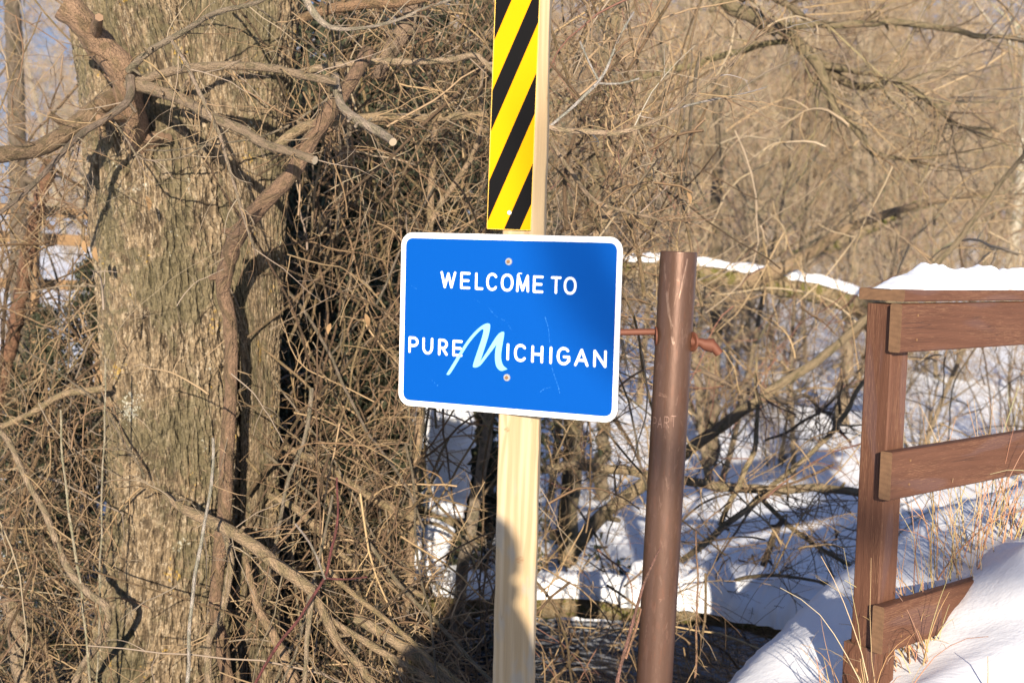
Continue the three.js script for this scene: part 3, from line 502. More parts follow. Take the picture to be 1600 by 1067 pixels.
// one sighted branch as a mesh of its own, with a mesh of side twigs under it
function branch(parent, name, list, col, o = {}) {
  const sd = ++seedNo, r = rngOf(sd), { pts, rad } = spline(sighted(list), o.step ?? 0.035, o.wob ?? 0.008, o.rough ?? 0.07, sd), b = new Tubes();
  const big = Math.max(...rad) > 0.012;
  b.tube(pts, rad, o.sides ?? (big ? 14 : 7), col, o.cut ?? true);
  // knots and stubs
  for (let k = 0; k < (o.stubs ?? (big ? 5 : 2)); k++) { const i = 1 + Math.floor(r() * (pts.length - 2)), q = randDir(r), t = pts[i + 1].clone().sub(pts[i - 1]).normalize(); q.addScaledVector(t, -q.dot(t)).normalize().addScaledVector(t, 0.5); const l = rad[i] * (1.5 + 2 * r()); b.tube([pts[i].clone(), pts[i].clone().addScaledVector(q, l)], [rad[i] * 0.55, rad[i] * 0.3], 6, col.map((c) => c * 1.1), true); }
  const m = part(parent, name, b.geo(), M.limb);
  const kids = o.twigs ?? 0;
  if (kids) {
    const tb = new Tubes();
    for (let k = 0; k < kids; k++) {
      const i = 1 + Math.floor((o.from ?? 0.05) * pts.length + r() * (1 - (o.from ?? 0.05)) * (pts.length - 2)), j = clamp(i, 1, pts.length - 2), t = pts[j + 1].clone().sub(pts[j - 1]).normalize(), q = randDir(r); q.addScaledVector(t, -q.dot(t)).normalize();
      const dir = t.multiplyScalar(0.5 + 0.5 * r()).add(q.multiplyScalar(0.8));
      twig(tb, r, pts[j], dir, (o.tl ?? 0.28) * (0.35 + 1.1 * r()), Math.min(rad[j] * 0.6, o.tr ?? 0.0028), { pal: o.pal ?? { tan: 3, brown: 2, grey: 2 }, kids: o.tk ?? 2, kids2: o.tk2 ?? 0, curl: 1.6, kidLen: 0.5, seg: 5, jit: 0.4, droop: o.droop ?? 0.1 });
    }
    const g = tb.geo(); const root = parent.parent && parent.parent !== scene ? parent.parent : parent; g.translate(-root.position.x, -root.position.y, -root.position.z);
    const tm = new THREE.Mesh(g, M.twig); tm.name = 'twig_spray'; tm.castShadow = tm.receiveShadow = true; tm.userData.kind = 'stuff'; m.add(tm);
  }
  return m;
}
// bark stem with modelled furrows
function barkStem(list, around, rows, amp, lob, seed) {
  const c = sighted(list), { pts, rad } = spline(c, 0.012, 0, 0, 1), N = pts.length, p = [], uv = [], ix = []; let acc = [0]; for (let i = 1; i < N; i++) acc.push(acc[i - 1] + pts[i].distanceTo(pts[i - 1]));
  for (let j = 0; j <= rows; j++) {
    const s = j / rows * acc[N - 1]; let i = 0; while (i < N - 2 && acc[i + 1] < s) i++; const t = clamp((s - acc[i]) / (acc[i + 1] - acc[i])), q = pts[i].clone().lerp(pts[i + 1], t), R = mix(rad[i], rad[i + 1], t), T = pts[i + 1].clone().sub(pts[i]).normalize();
    const ex = V(1, 0, 0).addScaledVector(T, -T.x).normalize(), ez = V(0, 0, 0).crossVectors(T, ex), Y = q.y + 1 + seed;
    for (let k = 0; k <= around; k++) {
      const a = (k % around) / around * 2 * Math.PI, h = barkRelief(a, Y, TRUNK_R) - 0.5, big = lob * noise(Math.cos(a) * 1.3 + seed, Y * 1.1, Math.sin(a) * 1.3) + lob * 0.5 * noise(Math.cos(a) * 3 + seed, Y * 2.4, Math.sin(a) * 3);
      const r = R * (1 + big) + amp * h; p.push(q.x + (ex.x * Math.cos(a) + ez.x * Math.sin(a)) * r, q.y + (ex.y * Math.cos(a) + ez.y * Math.sin(a)) * r, q.z + (ex.z * Math.cos(a) + ez.z * Math.sin(a)) * r); uv.push(k / around, Y / TRUNK_L);
    }
  }
  const down = pts[N - 1].y < pts[0].y;
  for (let j = 0; j < rows; j++) for (let k = 0; k < around; k++) { const a = j * (around + 1) + k, b = a + around + 1; ix.push(a, b, a + 1, a + 1, b, b + 1); }
  const g = new THREE.BufferGeometry(); g.setAttribute('position', new THREE.Float32BufferAttribute(p, 3)); g.setAttribute('uv', new THREE.Float32BufferAttribute(uv, 2)); g.setIndex(ix); g.computeVertexNormals();
  // make faces look outward
  const n0 = V(g.attributes.normal.getX(0), g.attributes.normal.getY(0), g.attributes.normal.getZ(0)), v0 = V(p[0], p[1], p[2]).sub(pts[0]);
  if (n0.dot(v0) < 0) { for (let i = 0; i < ix.length; i += 3) { const t = ix[i + 1]; ix[i + 1] = ix[i + 2]; ix[i + 2] = t; } g.setIndex(ix); g.computeVertexNormals(); }
  // close the seam's shading
  const nn = g.attributes.normal; for (let j = 0; j <= rows; j++) { const a = j * (around + 1), b = a + around; const x = nn.getX(a) + nn.getX(b), y = nn.getY(a) + nn.getY(b), z = nn.getZ(a) + nn.getZ(b), l = Math.hypot(x, y, z); nn.setXYZ(a, x / l, y / l, z / l); nn.setXYZ(b, x / l, y / l, z / l); }
  return g;
}
// snow lying along a path; up = side it lies on; w(t), h(t) in metres
function snowStrip(path, up, w, h, seed, n = 120, k = 14) {
  const p = [], ix = [], uv = [], c = new THREE.CatmullRomCurve3(path), T = V(0, 0, 0);
  for (let i = 0; i <= n; i++) {
    const t = i / n, q = c.getPoint(t); T.copy(c.getTangent(t)); const u = up.clone().addScaledVector(T, -up.dot(T)).normalize(), s = V(0, 0, 0).crossVectors(T, u), e = Math.sqrt(smooth(0, 0.05, t) * (1 - smooth(0.95, 1, t)));
    for (let j = 0; j <= k; j++) {
      const a = j / k * Math.PI, ca = Math.cos(a), sa = Math.pow(Math.max(0, Math.sin(a)), 0.7), lump = 1 + 0.35 * noise(q.x * 7 + seed, q.y * 7 + ca * 1.5, q.z * 7) + 0.16 * noise(q.x * 21 + seed, q.y * 21 + ca * 3, q.z * 21);
      const W = w(t) * e * (1 + 0.3 * noise(t * 14 + seed, Math.sign(ca) * 5)) + 0.002, H = h(t) * e * lump;
      p.push(q.x + s.x * W * ca + u.x * H * sa, q.y + s.y * W * ca + u.y * H * sa, q.z + s.z * W * ca + u.z * H * sa); uv.push(t * n * 0.02, j / k * 0.3);
    }
  }
  for (let i = 0; i < n; i++) for (let j = 0; j < k; j++) { const a = i * (k + 1) + j; ix.push(a, a + k + 1, a + 1, a + 1, a + k + 1, a + k + 2); }
  const g = new THREE.BufferGeometry(); g.setAttribute('position', new THREE.Float32BufferAttribute(p, 3)); g.setAttribute('uv', new THREE.Float32BufferAttribute(uv, 2)); g.setIndex(ix); g.computeVertexNormals();
  const mid = (Math.floor(n / 2) * (k + 1) + Math.floor(k / 2)); if (V(g.attributes.normal.getX(mid), g.attributes.normal.getY(mid), g.attributes.normal.getZ(mid)).dot(up) < 0) { for (let i = 0; i < ix.length; i += 3) { const t = ix[i + 1]; ix[i + 1] = ix[i + 2]; ix[i + 2] = t; } g.setIndex(ix); g.computeVertexNormals(); }
  return g;
}
// ------------------------------------------------------------------ the old tree
{
  const base = onGround(262, 4.95, 0.1);
  const o = thing('old_tree', 'thick old tree trunk with furrowed lichen spotted bark', 'tree', base);
  part(o, 'trunk', barkStem([[190, -190, 5.0, 150], [200, 0, 4.98, 166], [232, 150, 4.96, 196], [248, 300, 4.95, 216], [262, 450, 4.95, 212], [268, 600, 4.95, 202], [272, 800, 4.95, 206], [258, 1000, 4.93, 222], [250, 1130, 4.93, 260], [248, 1260, 4.93, 330]], 480, 620, 0.034, 0.07, 0), M.bark);
  part(o, 'trunk', barkStem([[400, -190, 5.05, 170], [380, 0, 5.02, 172], [374, 130, 5.0, 156], [384, 280, 4.98, 122], [398, 400, 4.95, 84], [406, 560, 4.95, 56], [405, 720, 4.95, 54], [402, 860, 4.95, 58], [398, 1000, 4.95, 74], [396, 1260, 4.95, 120]], 280, 520, 0.030, 0.09, 1.37), M.bark);
  part(o, 'trunk', barkStem([[330, 100, 5.16, 120], [372, 350, 5.14, 90], [385, 600, 5.13, 80], [388, 900, 5.12, 80], [388, 1260, 5.12, 120]], 140, 260, 0.024, 0.08, 2.2), M.bark);
  const c1 = [0.30, 0.205, 0.12], c2 = [0.335, 0.245, 0.155], end = [0.5, 0.38, 0.24];
  branch(o, 'broken_limb', [[218, 230, 4.74, 40], [208, 180, 4.62, 46], [195, 130, 4.54, 48], [165, 80, 4.48, 46], [130, 35, 4.42, 46], [100, 6, 4.38, 44]], [0.33, 0.21, 0.125], { cut: [0.34, 0.17, 0.09], wob: 0.02, rough: 0.12, stubs: 8, twigs: 6, tl: 0.2 });
  branch(o, 'branch', [[203, 134, 4.50, 18], [250, 115, 4.42, 15], [330, 104, 4.34, 14], [420, 106, 4.28, 13], [480, 118, 4.22, 12], [525, 128, 4.2, 11]], c2, { cut: end, twigs: 16, tl: 0.22 });
  branch(o, 'branch', [[203, 132, 4.50, 22], [270, 150, 4.36, 18], [340, 185, 4.22, 16], [420, 226, 4.1, 14], [492, 250, 4.0, 12.5]], c2, { cut: [0.6, 0.5, 0.36], twigs: 8, tl: 0.16, from: 0.2 });
  branch(o, 'branch', [[190, 150, 4.66, 34], [150, 172, 4.52, 30], [110, 203, 4.42, 28], [60, 232, 4.3, 26], [0, 242, 4.2, 25], [-80, 246, 4.1, 22]], c1, { twigs: 16, tl: 0.3 });
  branch(o, 'branch', [[203, 122, 4.46, 15], [199, 158, 4.4, 12], [172, 180, 4.35, 11], [132, 203, 4.3, 11], [95, 240, 4.2, 9], [40, 300, 4.15, 8], [-30, 352, 4.1, 6]], [0.24, 0.18, 0.13], { twigs: 14, tl: 0.3 });
  branch(o, 'branch', [[200, 112, 4.46, 12], [240, 76, 4.4, 10], [290, 45, 4.35, 9], [340, 20, 4.3, 8], [400, 2, 4.3, 7], [450, -24, 4.3, 6]], [0.28, 0.22, 0.15], { twigs: 14, tl: 0.24 });
  branch(o, 'branch', [[266, 58, 4.38, 4], [285, 90, 4.3, 6], [310, 142, 4.25, 7], [341, 209, 4.2, 6], [358, 263, 4.2, 5], [381, 340, 4.2, 4], [400, 400, 4.2, 3]], [0.33, 0.25, 0.18], { twigs: 22, tl: 0.22 });
  branch(o, 'branch', [[175, 185, 4.4, 3], [195, 215, 4.33, 3], [222, 247, 4.3, 3], [280, 246, 4.3, 3], [328, 224, 4.25, 2.5]], [0.3, 0.23, 0.16], { twigs: 10, tl: 0.16 });
}
// ------------------------------------------------------------------ vines and limbs by the old tree
const brownV = [0.24, 0.15, 0.09], tanV = [0.36, 0.26, 0.15], greyV = [0.34, 0.27, 0.20];
function single(name, label, category, lists, group) {
  const first = lists[0][1], last = first[first.length - 1], b = at(last[0], last[1], last[2]); const o = thing(name, label, category, b, group);
  for (const [n, list, col, opt] of lists) branch(o, n, list, col, opt);
  return o;
}
single('rope_vine', 'thick reddish brown vine climbing the old trunk and bending away right', 'vine', [['stem', [[575, 80, 4.5, 20], [545, 130, 4.4, 22], [500, 198, 4.3, 24], [455, 270, 4.28, 25], [405, 325, 4.32, 26], [372, 365, 4.45, 27], [354, 410, 4.53, 26], [350, 450, 4.58, 24], [359, 510, 4.60, 22], [362, 600, 4.60, 20], [354, 680, 4.60, 22], [352, 760, 4.60, 23], [350, 800, 4.6, 23], [342, 870, 4.56, 21], [335, 950, 4.52, 20], [350, 1020, 4.5, 20], [362, 1140, 4.45, 20]], brownV, { twigs: 30, tl: 0.2, rough: 0.09 }]]);
single('grape_vine', 'shaggy tan vine running level from the trunk towards the striped marker', 'vine', [['stem', [[426, 236, 4.3, 15], [470, 201, 4.35, 16], [540, 186, 4.5, 16], [620, 183, 4.6, 14], [690, 184, 4.6, 13], [760, 178, 4.6, 11]], tanV, { twigs: 26, tl: 0.25 }]]);
single('grape_vine', 'pale level vine reaching the striped marker, bent at its end', 'vine', [['stem', [[480, 112, 4.7, 10], [545, 101, 4.62, 11], [600, 98, 4.6, 11], [680, 96, 4.55, 10], [738, 86, 4.5, 9], [752, 92, 4.5, 8], [768, 108, 4.5, 8], [790, 150, 4.5, 7]], [0.42, 0.31, 0.20], { twigs: 26, tl: 0.24 }]]);
single('cut_branch', 'cut grey branch hanging with its pale slanted end below the level vines', 'branch', [['stem', [[522, 116, 4.3, 12], [534, 165, 4.2, 14], [560, 190, 4.15, 15], [600, 212, 4.1, 14], [615, 223, 4.05, 12]], greyV, { cut: [0.62, 0.5, 0.35], twigs: 4, tl: 0.15 }]]);
single('grape_vine', 'thin silvery vine bowing across the top of the tangle', 'vine', [['stem', [[470, -20, 4.2, 12], [492, 22, 4.2, 11], [518, 44, 4.2, 8], [560, 44, 4.2, 5], [620, 31, 4.2, 5], [690, 5, 4.2, 5], [750, -20, 4.2, 5]], [0.45, 0.37, 0.28], { twigs: 12, tl: 0.2 }]]);
single('grape_vine', 'broad flat brown vine slanting up out of the tangle', 'vine', [['stem', [[590, 120, 4.8, 22], [605, 90, 4.75, 26], [628, 50, 4.75, 26], [660, -20, 4.75, 24]], [0.27, 0.19, 0.13], { twigs: 6 }]]);
single('grape_vine', 'dark curved vine crossing at the very top of the tangle', 'vine', [['stem', [[470, 30, 4.6, 13], [520, 12, 4.6, 17], [570, 5, 4.6, 16], [640, 2, 4.6, 15], [720, -20, 4.6, 13]], [0.27, 0.165, 0.09], { twigs: 14 }]]);
single('sapling', 'slender tan sapling rising straight through the tangle left of the blue sign', 'sapling', [['stem', [[694, 130, 4.9, 9], [682, 185, 4.9, 11], [676, 260, 4.9, 11], [671, 340, 4.9, 11], [668, 420, 4.95, 12], [661, 560, 5, 12], [657, 640, 5, 13], [652, 700, 5, 14], [645, 790, 5, 14], [640, 900, 5, 14], [630, 980, 5, 16], [622, 1090, 5, 18], [620, 1190, 5, 20]], [0.36, 0.25, 0.15], { twigs: 70, tl: 0.28 }], ['fork', [[668, 360, 4.9, 8], [690, 315, 4.9, 9], [715, 280, 4.88, 9], [742, 235, 4.85, 8], [752, 170, 4.85, 6], [750, 60, 4.85, 4]], [0.38, 0.27, 0.17], { twigs: 34 }]]);
single('sapling', 'smooth grey stemmed sapling just left of the pine post, under the blue sign', 'sapling', [['stem', [[776, 480, 5.9, 15], [771, 560, 5.9, 17], [764, 650, 5.9, 18], [752, 740, 5.9, 18], [738, 810, 5.9, 19], [723, 890, 5.9, 19], [715, 960, 5.9, 20], [706, 1060, 5.9, 22], [700, 1140, 5.9, 24]], [0.32, 0.255, 0.18], { twigs: 12, tl: 0.35 }], ['branch', [[724, 845, 5.85, 5], [700, 828, 5.8, 6], [672, 818, 5.8, 6], [640, 812, 5.8, 4]], tanV, { twigs: 5 }], ['branch', [[742, 838, 5.85, 5], [765, 850, 5.8, 6], [790, 880, 5.8, 6], [830, 900, 5.8, 4]], tanV, { twigs: 6 }]]);
single('fallen_limb', 'forked fallen limb leaning from the old trunk down into the brush', 'branch', [
  ['limb', [[258, 774, 4.3, 12], [305, 805, 4.2, 18], [370, 836, 4.1, 20], [430, 880, 4.02, 20], [488, 924, 3.97, 19]], [0.33, 0.235, 0.14], { twigs: 18, tl: 0.25 }],
  ['branch', [[488, 918, 3.97, 11], [485, 960, 3.96, 9], [479, 1010, 3.95, 8], [472, 1110, 3.95, 7]], [0.38, 0.29, 0.19], { twigs: 8 }],
  ['branch', [[488, 922, 3.98, 13], [505, 962, 4, 14], [530, 1004, 4, 15], [560, 1040, 4, 15], [612, 1110, 4, 14]], [0.33, 0.235, 0.14], { twigs: 10 }],
  ['branch', [[515, 965, 4.04, 9], [580, 1010, 4.05, 12], [640, 1045, 4.08, 12], [720, 1095, 4.1, 12]], [0.35, 0.25, 0.15], { twigs: 12 }]]);
single('fallen_limb', 'short stout cut limb lying in the brush left of the pine post', 'branch', [['limb', [[553, 966, 4.2, 15], [600, 992, 4.2, 18], [640, 1020, 4.2, 20], [690, 1055, 4.2, 18], [750, 1105, 4.2, 16]], [0.36, 0.265, 0.165], { cut: [0.5, 0.37, 0.22], twigs: 10 }]]);
single('fallen_limb', 'straight tan limb lying deep in the brush beside the slender sapling', 'branch', [['limb', [[420, 774, 4.8, 10], [470, 802, 4.75, 12], [520, 855, 4.7, 12], [570, 890, 4.65, 11], [620, 912, 4.6, 10], [665, 932, 4.6, 8]], tanV, { twigs: 22 }]]);
single('fallen_limb', 'tan limb slanting down from the right edge of the old trunk', 'branch', [['limb', [[438, 696, 5, 10], [500, 725, 5, 12], [560, 765, 4.95, 12], [620, 797, 4.9, 11], [655, 818, 4.9, 8]], tanV, { twigs: 22 }]]);
single('brush_shoot', 'leaning brown stem at the foot of the old trunk with dry curled leaves', 'branch', [['stem', [[382, 870, 4.35, 9], [400, 940, 4.3, 12], [430, 1000, 4.25, 16], [455, 1050, 4.2, 18], [480, 1130, 4.2, 18]], [0.33, 0.22, 0.13], { twigs: 20 }], ['branch', [[345, 815, 4.4, 8], [360, 880, 4.35, 11], [345, 960, 4.35, 12], [325, 1010, 4.4, 12], [330, 1110, 4.4, 12]], [0.35, 0.26, 0.17], { twigs: 14 }]]);
single('grape_vine', 'smooth curving vine touching the left foot of the old trunk', 'vine', [['stem', [[-30, 640, 4.4, 7], [10, 690, 4.4, 9], [40, 750, 4.4, 9], [72, 805, 4.4, 10], [100, 880, 4.35, 11], [130, 920, 4.3, 12], [164, 948, 4.25, 12], [163, 985, 4.28, 12], [125, 1045, 4.4, 11], [95, 1110, 4.4, 10]], [0.33, 0.245, 0.16], { twigs: 12 }]]);
single('dead_stump', 'broken grey stub standing in the brush left of the old trunk', 'stump', [['stem', [[14, 932, 5, 24], [24, 1000, 5, 27], [40, 1090, 5, 30], [46, 1180, 5, 32]], [0.35, 0.26, 0.17], { cut: [0.45, 0.35, 0.22], twigs: 4 }]]);
single('fallen_limb', 'thin tan limb arching to the left edge of the old trunk', 'branch', [['limb', [[-40, 690, 4.8, 8], [30, 655, 4.78, 9], [100, 617, 4.72, 11], [172, 603, 4.66, 11]], tanV, { twigs: 12 }]]);
single('shaggy_vine', 'shaggy reddish vine leaning left of the old trunk', 'vine', [['stem', [[78, 250, 6, 20], [60, 318, 6, 22], [42, 400, 6, 22], [20, 525, 6, 22], [-5, 620, 6, 22], [-30, 760, 6, 22]], [0.24, 0.125, 0.07], { twigs: 14, rough: 0.2 }]]);
single('young_tree', 'slim trunk standing behind the old tree by the pale sky', 'tree', [['trunk', [[12, -120, 9, 22], [18, 0, 9, 24], [24, 150, 9, 26], [30, 400, 9, 28], [34, 800, 9, 32], [36, 960, 9, 36]], [0.19, 0.145, 0.10], { twigs: 50, tl: 0.7 }]]);
for (const [l, pts, col] of [['long silvery cane standing in front of the old trunk', [[333, 684, 3.9, 4.5], [328, 770, 3.9, 5], [312, 860, 3.9, 5.5], [300, 940, 3.9, 6], [290, 1090, 3.9, 6]], [0.42, 0.37, 0.31]], ['thin pale cane hugging the left edge of the old trunk', [[164, 560, 4.35, 2.5], [161, 700, 4.35, 2.8], [157, 860, 4.35, 3], [154, 1000, 4.35, 3], [150, 1100, 4.35, 3]], [0.42, 0.36, 0.26]], ['thin pale cane slanting through the brush left of the old trunk', [[92, 640, 4.3, 3], [104, 780, 4.3, 4], [120, 880, 4.3, 4], [134, 1000, 4.3, 4], [142, 1100, 4.3, 4]], [0.44, 0.38, 0.26]]])
  single('cane', l, 'plant stem', [['stem', pts, col, { stubs: 0, twigs: 3, tl: 0.12 }]]);
single('red_cane', 'thin dark red cane with pale buds forking in the low brush', 'plant stem', [['stem', [[528, 745, 3.9, 3], [529, 800, 3.9, 4], [516, 870, 3.9, 5], [508, 905, 3.9, 5], [470, 960, 3.92, 5], [420, 1030, 3.95, 5], [380, 1100, 3.95, 5]], [0.17, 0.05, 0.045], { twigs: 4, stubs: 0 }], ['fork', [[508, 903, 3.9, 4], [490, 860, 3.88, 4], [462, 818, 3.85, 3.5]], [0.36, 0.30, 0.25], { stubs: 0 }], ['fork', [[508, 903, 3.9, 3.5], [540, 905, 3.9, 3], [572, 903, 3.9, 2.5]], [0.17, 0.05, 0.045], { stubs: 0 }]]);
single('brush_shoot', 'long pale shoot sweeping out right from behind the pine post', 'branch', [
  ['stem', [[835, 192, 4.0, 9], [880, 203, 4.0, 9.5], [920, 207, 4, 9], [960, 209, 4, 9], [990, 201, 4, 8], [1030, 184, 3.97, 7], [1065, 163, 3.95, 5], [1130, 112, 3.93, 3.5], [1180, 62, 3.9, 3], [1240, 42, 3.9, 2]], [0.44, 0.32, 0.21], { twigs: 22, tl: 0.26, pal: { tan: 2, red: 1, silver: 1, brown: 1 } }],
  ['branch', [[1045, 172, 3.96, 4], [1100, 158, 3.96, 3.5], [1150, 150, 3.96, 3], [1200, 138, 3.96, 2.5]], [0.40, 0.35, 0.32], { twigs: 4, stubs: 0 }]]);
single('brush_shoot', 'silvery shoot forking in a V to the right of the striped marker', 'branch', [
  ['stem', [[848, 205, 4, 4], [872, 186, 4, 4.5], [905, 156, 4, 5], [935, 128, 4, 5], [955, 90, 4, 4], [990, 20, 4, 3]], [0.46, 0.42, 0.38], { twigs: 6, tl: 0.1 }],
  ['fork', [[935, 128, 4, 3.5], [918, 96, 4, 3], [905, 64, 4, 3]], [0.46, 0.42, 0.38], { stubs: 1 }], ['fork', [[935, 130, 4, 3.5], [968, 131, 4, 3], [999, 121, 4, 3]], [0.44, 0.40, 0.36], { stubs: 1 }]]);
single('sapling', 'crooked tan stem right of the pine post behind the top of the blue sign', 'sapling', [['stem', [[1000, 120, 4.7, 7], [990, 210, 4.65, 9], [966, 290, 4.6, 11], [955, 330, 4.6, 12], [930, 372, 4.6, 13], [905, 450, 4.6, 14], [868, 560, 4.65, 15], [832, 680, 4.7, 15], [812, 900, 4.75, 16], [808, 1200, 4.8, 18]], [0.35, 0.25, 0.155], { twigs: 60, tl: 0.28 }], ['branch', [[862, 222, 4.4, 6], [895, 270, 4.42, 7], [930, 316, 4.46, 7], [1010, 336, 4.5, 5], [1040, 350, 4.5, 3]], [0.36, 0.26, 0.17], { twigs: 14 }]]);
single('red_cane', 'budded purplish cane leaning across the foot of the steel pipe', 'plant stem', [['stem', [[1031, 855, 3.4, 3], [1018, 885, 3.4, 4], [1004, 925, 3.4, 5], [985, 985, 3.4, 6], [970, 1040, 3.4, 6.5], [955, 1110, 3.4, 7]], [0.22, 0.11, 0.085], { stubs: 6, twigs: 0 }], ['fork', [[1003, 950, 3.4, 3], [992, 990, 3.4, 4], [978, 1030, 3.4, 4]], [0.34, 0.18, 0.11], { stubs: 2 }]]);
single('cane', 'thin reddish cane rising beside the foot of the steel pipe', 'plant stem', [['stem', [[1089, 830, 4.4, 2.5], [1090, 930, 4.4, 3], [1089, 1010, 4.4, 3.5], [1086, 1110, 4.4, 4]], [0.36, 0.21, 0.13], { twigs: 12, tl: 0.3, stubs: 0, tk: 3 }]]);
// ------------------------------------------------------------------ right side: leaning and fallen trees
{
  const base = onGround(885, 8.2); const g = [0.30, 0.235, 0.135], dk = [0.25, 0.19, 0.11];
  const o = thing('arching_tree', 'grey barked tree arching its crooked limbs down over the ditch', 'tree', base), op = { twigs: 26, tl: 0.7, tr: 0.006, tk: 4, tk2: 1, wob: 0.02, rough: 0.05, step: 0.07, pal: { tan: 3, olive: 2, brown: 1, grey: 2 } };
  branch(o, 'trunk', [[885, 960, 8.2, 34], [898, 640, 8.2, 30], [930, 300, 8.2, 28], [975, -60, 8.1, 26], [1030, -130, 8, 25], [1085, -90, 7.9, 25], [1133, 0, 7.8, 24], [1180, 28, 7.8, 23], [1215, 44, 7.8, 22]], g, op);
  branch(o, 'limb', [[1208, 40, 7.8, 18], [1250, 68, 7.8, 20], [1278, 95, 7.8, 18], [1322, 126, 7.8, 14], [1365, 135, 7.7, 10], [1400, 120, 7.7, 8]], dk, op);
  branch(o, 'limb', [[1246, 64, 7.8, 18], [1278, 105, 7.75, 16], [1296, 141, 7.7, 13], [1313, 182, 7.7, 12], [1346, 210, 7.7, 11], [1362, 238, 7.7, 9], [1400, 246, 7.7, 7], [1450, 256, 7.7, 5]], g, op);
  branch(o, 'limb', [[1280, 98, 7.8, 13], [1340, 112, 7.7, 10], [1392, 121, 7.6, 10], [1440, 145, 7.6, 9], [1470, 172, 7.6, 7], [1496, 196, 7.6, 6], [1560, 205, 7.6, 4]], g, op);
  branch(o, 'limb', [[1212, 40, 7.8, 14], [1260, 38, 7.7, 12], [1330, 38, 7.6, 11], [1400, 36, 7.6, 11], [1470, 44, 7.6, 10], [1540, 56, 7.6, 8], [1640, 66, 7.6, 6]], g, op);
  branch(o, 'limb', [[1244, 60, 7.8, 10], [1200, 70, 7.9, 9], [1156, 80, 8, 10], [1100, 96, 8.1, 11], [1045, 112, 8.1, 11], [990, 126, 8.1, 10], [930, 145, 8.1, 9], [870, 160, 8.1, 8]], [0.24, 0.20, 0.10], op);
  branch(o, 'limb', [[1160, 0, 7.8, 12], [1190, -14, 7.6, 12], [1230, 6, 7.5, 11], [1262, 30, 7.5, 9]], dk, op);
}
{
  const base = onGround(1000, 6.6), o = thing('leaning_tree', 'slim speckled tree leaning across the ditch behind the steel pipe', 'tree', base), c = [0.36, 0.275, 0.165], op = { twigs: 9, tl: 0.45, tr: 0.0045, tk: 3, tk2: 0, wob: 0.015, rough: 0.05, step: 0.05, pal: { tan: 3, brown: 3, red: 1 } };
  branch(o, 'trunk', [[880, 880, 6.5, 24], [930, 815, 6.5, 22], [990, 768, 6.5, 20], [1074, 705, 6.5, 19], [1130, 662, 6.5, 18], [1190, 622, 6.5, 17], [1240, 590, 6.5, 15], [1290, 555, 6.5, 14], [1360, 495, 6.5, 12], [1450, 430, 6.5, 10], [1540, 320, 6.5, 8], [1620, 215, 6.5, 6]], c, { ...op, twigs: 18 });
  branch(o, 'branch', [[1182, 618, 6.5, 9], [1150, 605, 6.45, 9], [1110, 585, 6.4, 9], [1078, 566, 6.4, 9], [1030, 540, 6.4, 7]], [0.26, 0.19, 0.13], op);
  branch(o, 'branch', [[1182, 560, 6.3, 4], [1183, 620, 6.3, 6], [1182, 690, 6.25, 8], [1168, 730, 6.2, 9], [1145, 780, 6.2, 9], [1126, 822, 6.2, 8]], c, op);
  branch(o, 'branch', [[1195, 622, 6.5, 9], [1225, 628, 6.7, 8], [1258, 618, 6.9, 7], [1285, 640, 7.0, 6], [1303, 646, 7, 5], [1305, 665, 7, 5], [1330, 690, 7, 4]], [0.22, 0.165, 0.115], op);
}
{
  const base = onGround(1180, 6.2), o = thing('bent_branch', 'crossed bare branches lying level over the ditch between pipe and railing', 'branch', base), c = [0.37, 0.285, 0.175], op = { twigs: 10, tl: 0.5, tr: 0.0045, tk: 3, tk2: 0, wob: 0.015, rough: 0.05, step: 0.05, pal: { tan: 3, brown: 3, red: 1 } };
  branch(o, 'limb', [[840, 735, 6.6, 13], [900, 728, 6.6, 15], [960, 735, 6.55, 16], [1040, 745, 6.5, 15], [1110, 757, 6.4, 15], [1190, 766, 6.35, 15], [1260, 762, 6.3, 14], [1340, 768, 6.2, 13], [1420, 772, 6.2, 11]], c, { ...op, twigs: 18 });
  branch(o, 'branch', [[1050, 885, 6.1, 9], [1090, 858, 6.1, 10], [1128, 826, 6.15, 11], [1165, 798, 6.2, 10], [1190, 774, 6.3, 9], [1230, 740, 6.3, 8], [1280, 695, 6.3, 8], [1315, 655, 6.3, 8], [1340, 610, 6.3, 7], [1375, 555, 6.3, 6], [1400, 500, 6.3, 5]], c, op);
  branch(o, 'branch', [[1188, 776, 6.25, 9], [1208, 798, 6.2, 8], [1230, 818, 6.2, 8], [1262, 842, 6.15, 7], [1300, 868, 6.1, 7], [1335, 885, 6.1, 6]], c, op);
  branch(o, 'branch', [[1225, 812, 6.2, 9], [1205, 850, 6.2, 10], [1190, 900, 6.2, 11], [1180, 960, 6.2, 12]], [0.22, 0.165, 0.115], op);
  branch(o, 'branch', [[1196, 690, 6.9, 4], [1240, 668, 6.9, 5], [1285, 640, 6.9, 5], [1320, 610, 6.9, 4], [1345, 575, 6.9, 4], [1370, 520, 6.9, 3]], [0.21, 0.155, 0.105], op);
  branch(o, 'branch', [[1322, 545, 6.6, 4], [1314, 600, 6.6, 5], [1312, 650, 6.6, 4]], [0.21, 0.155, 0.105], { ...op, twigs: 6 });
}
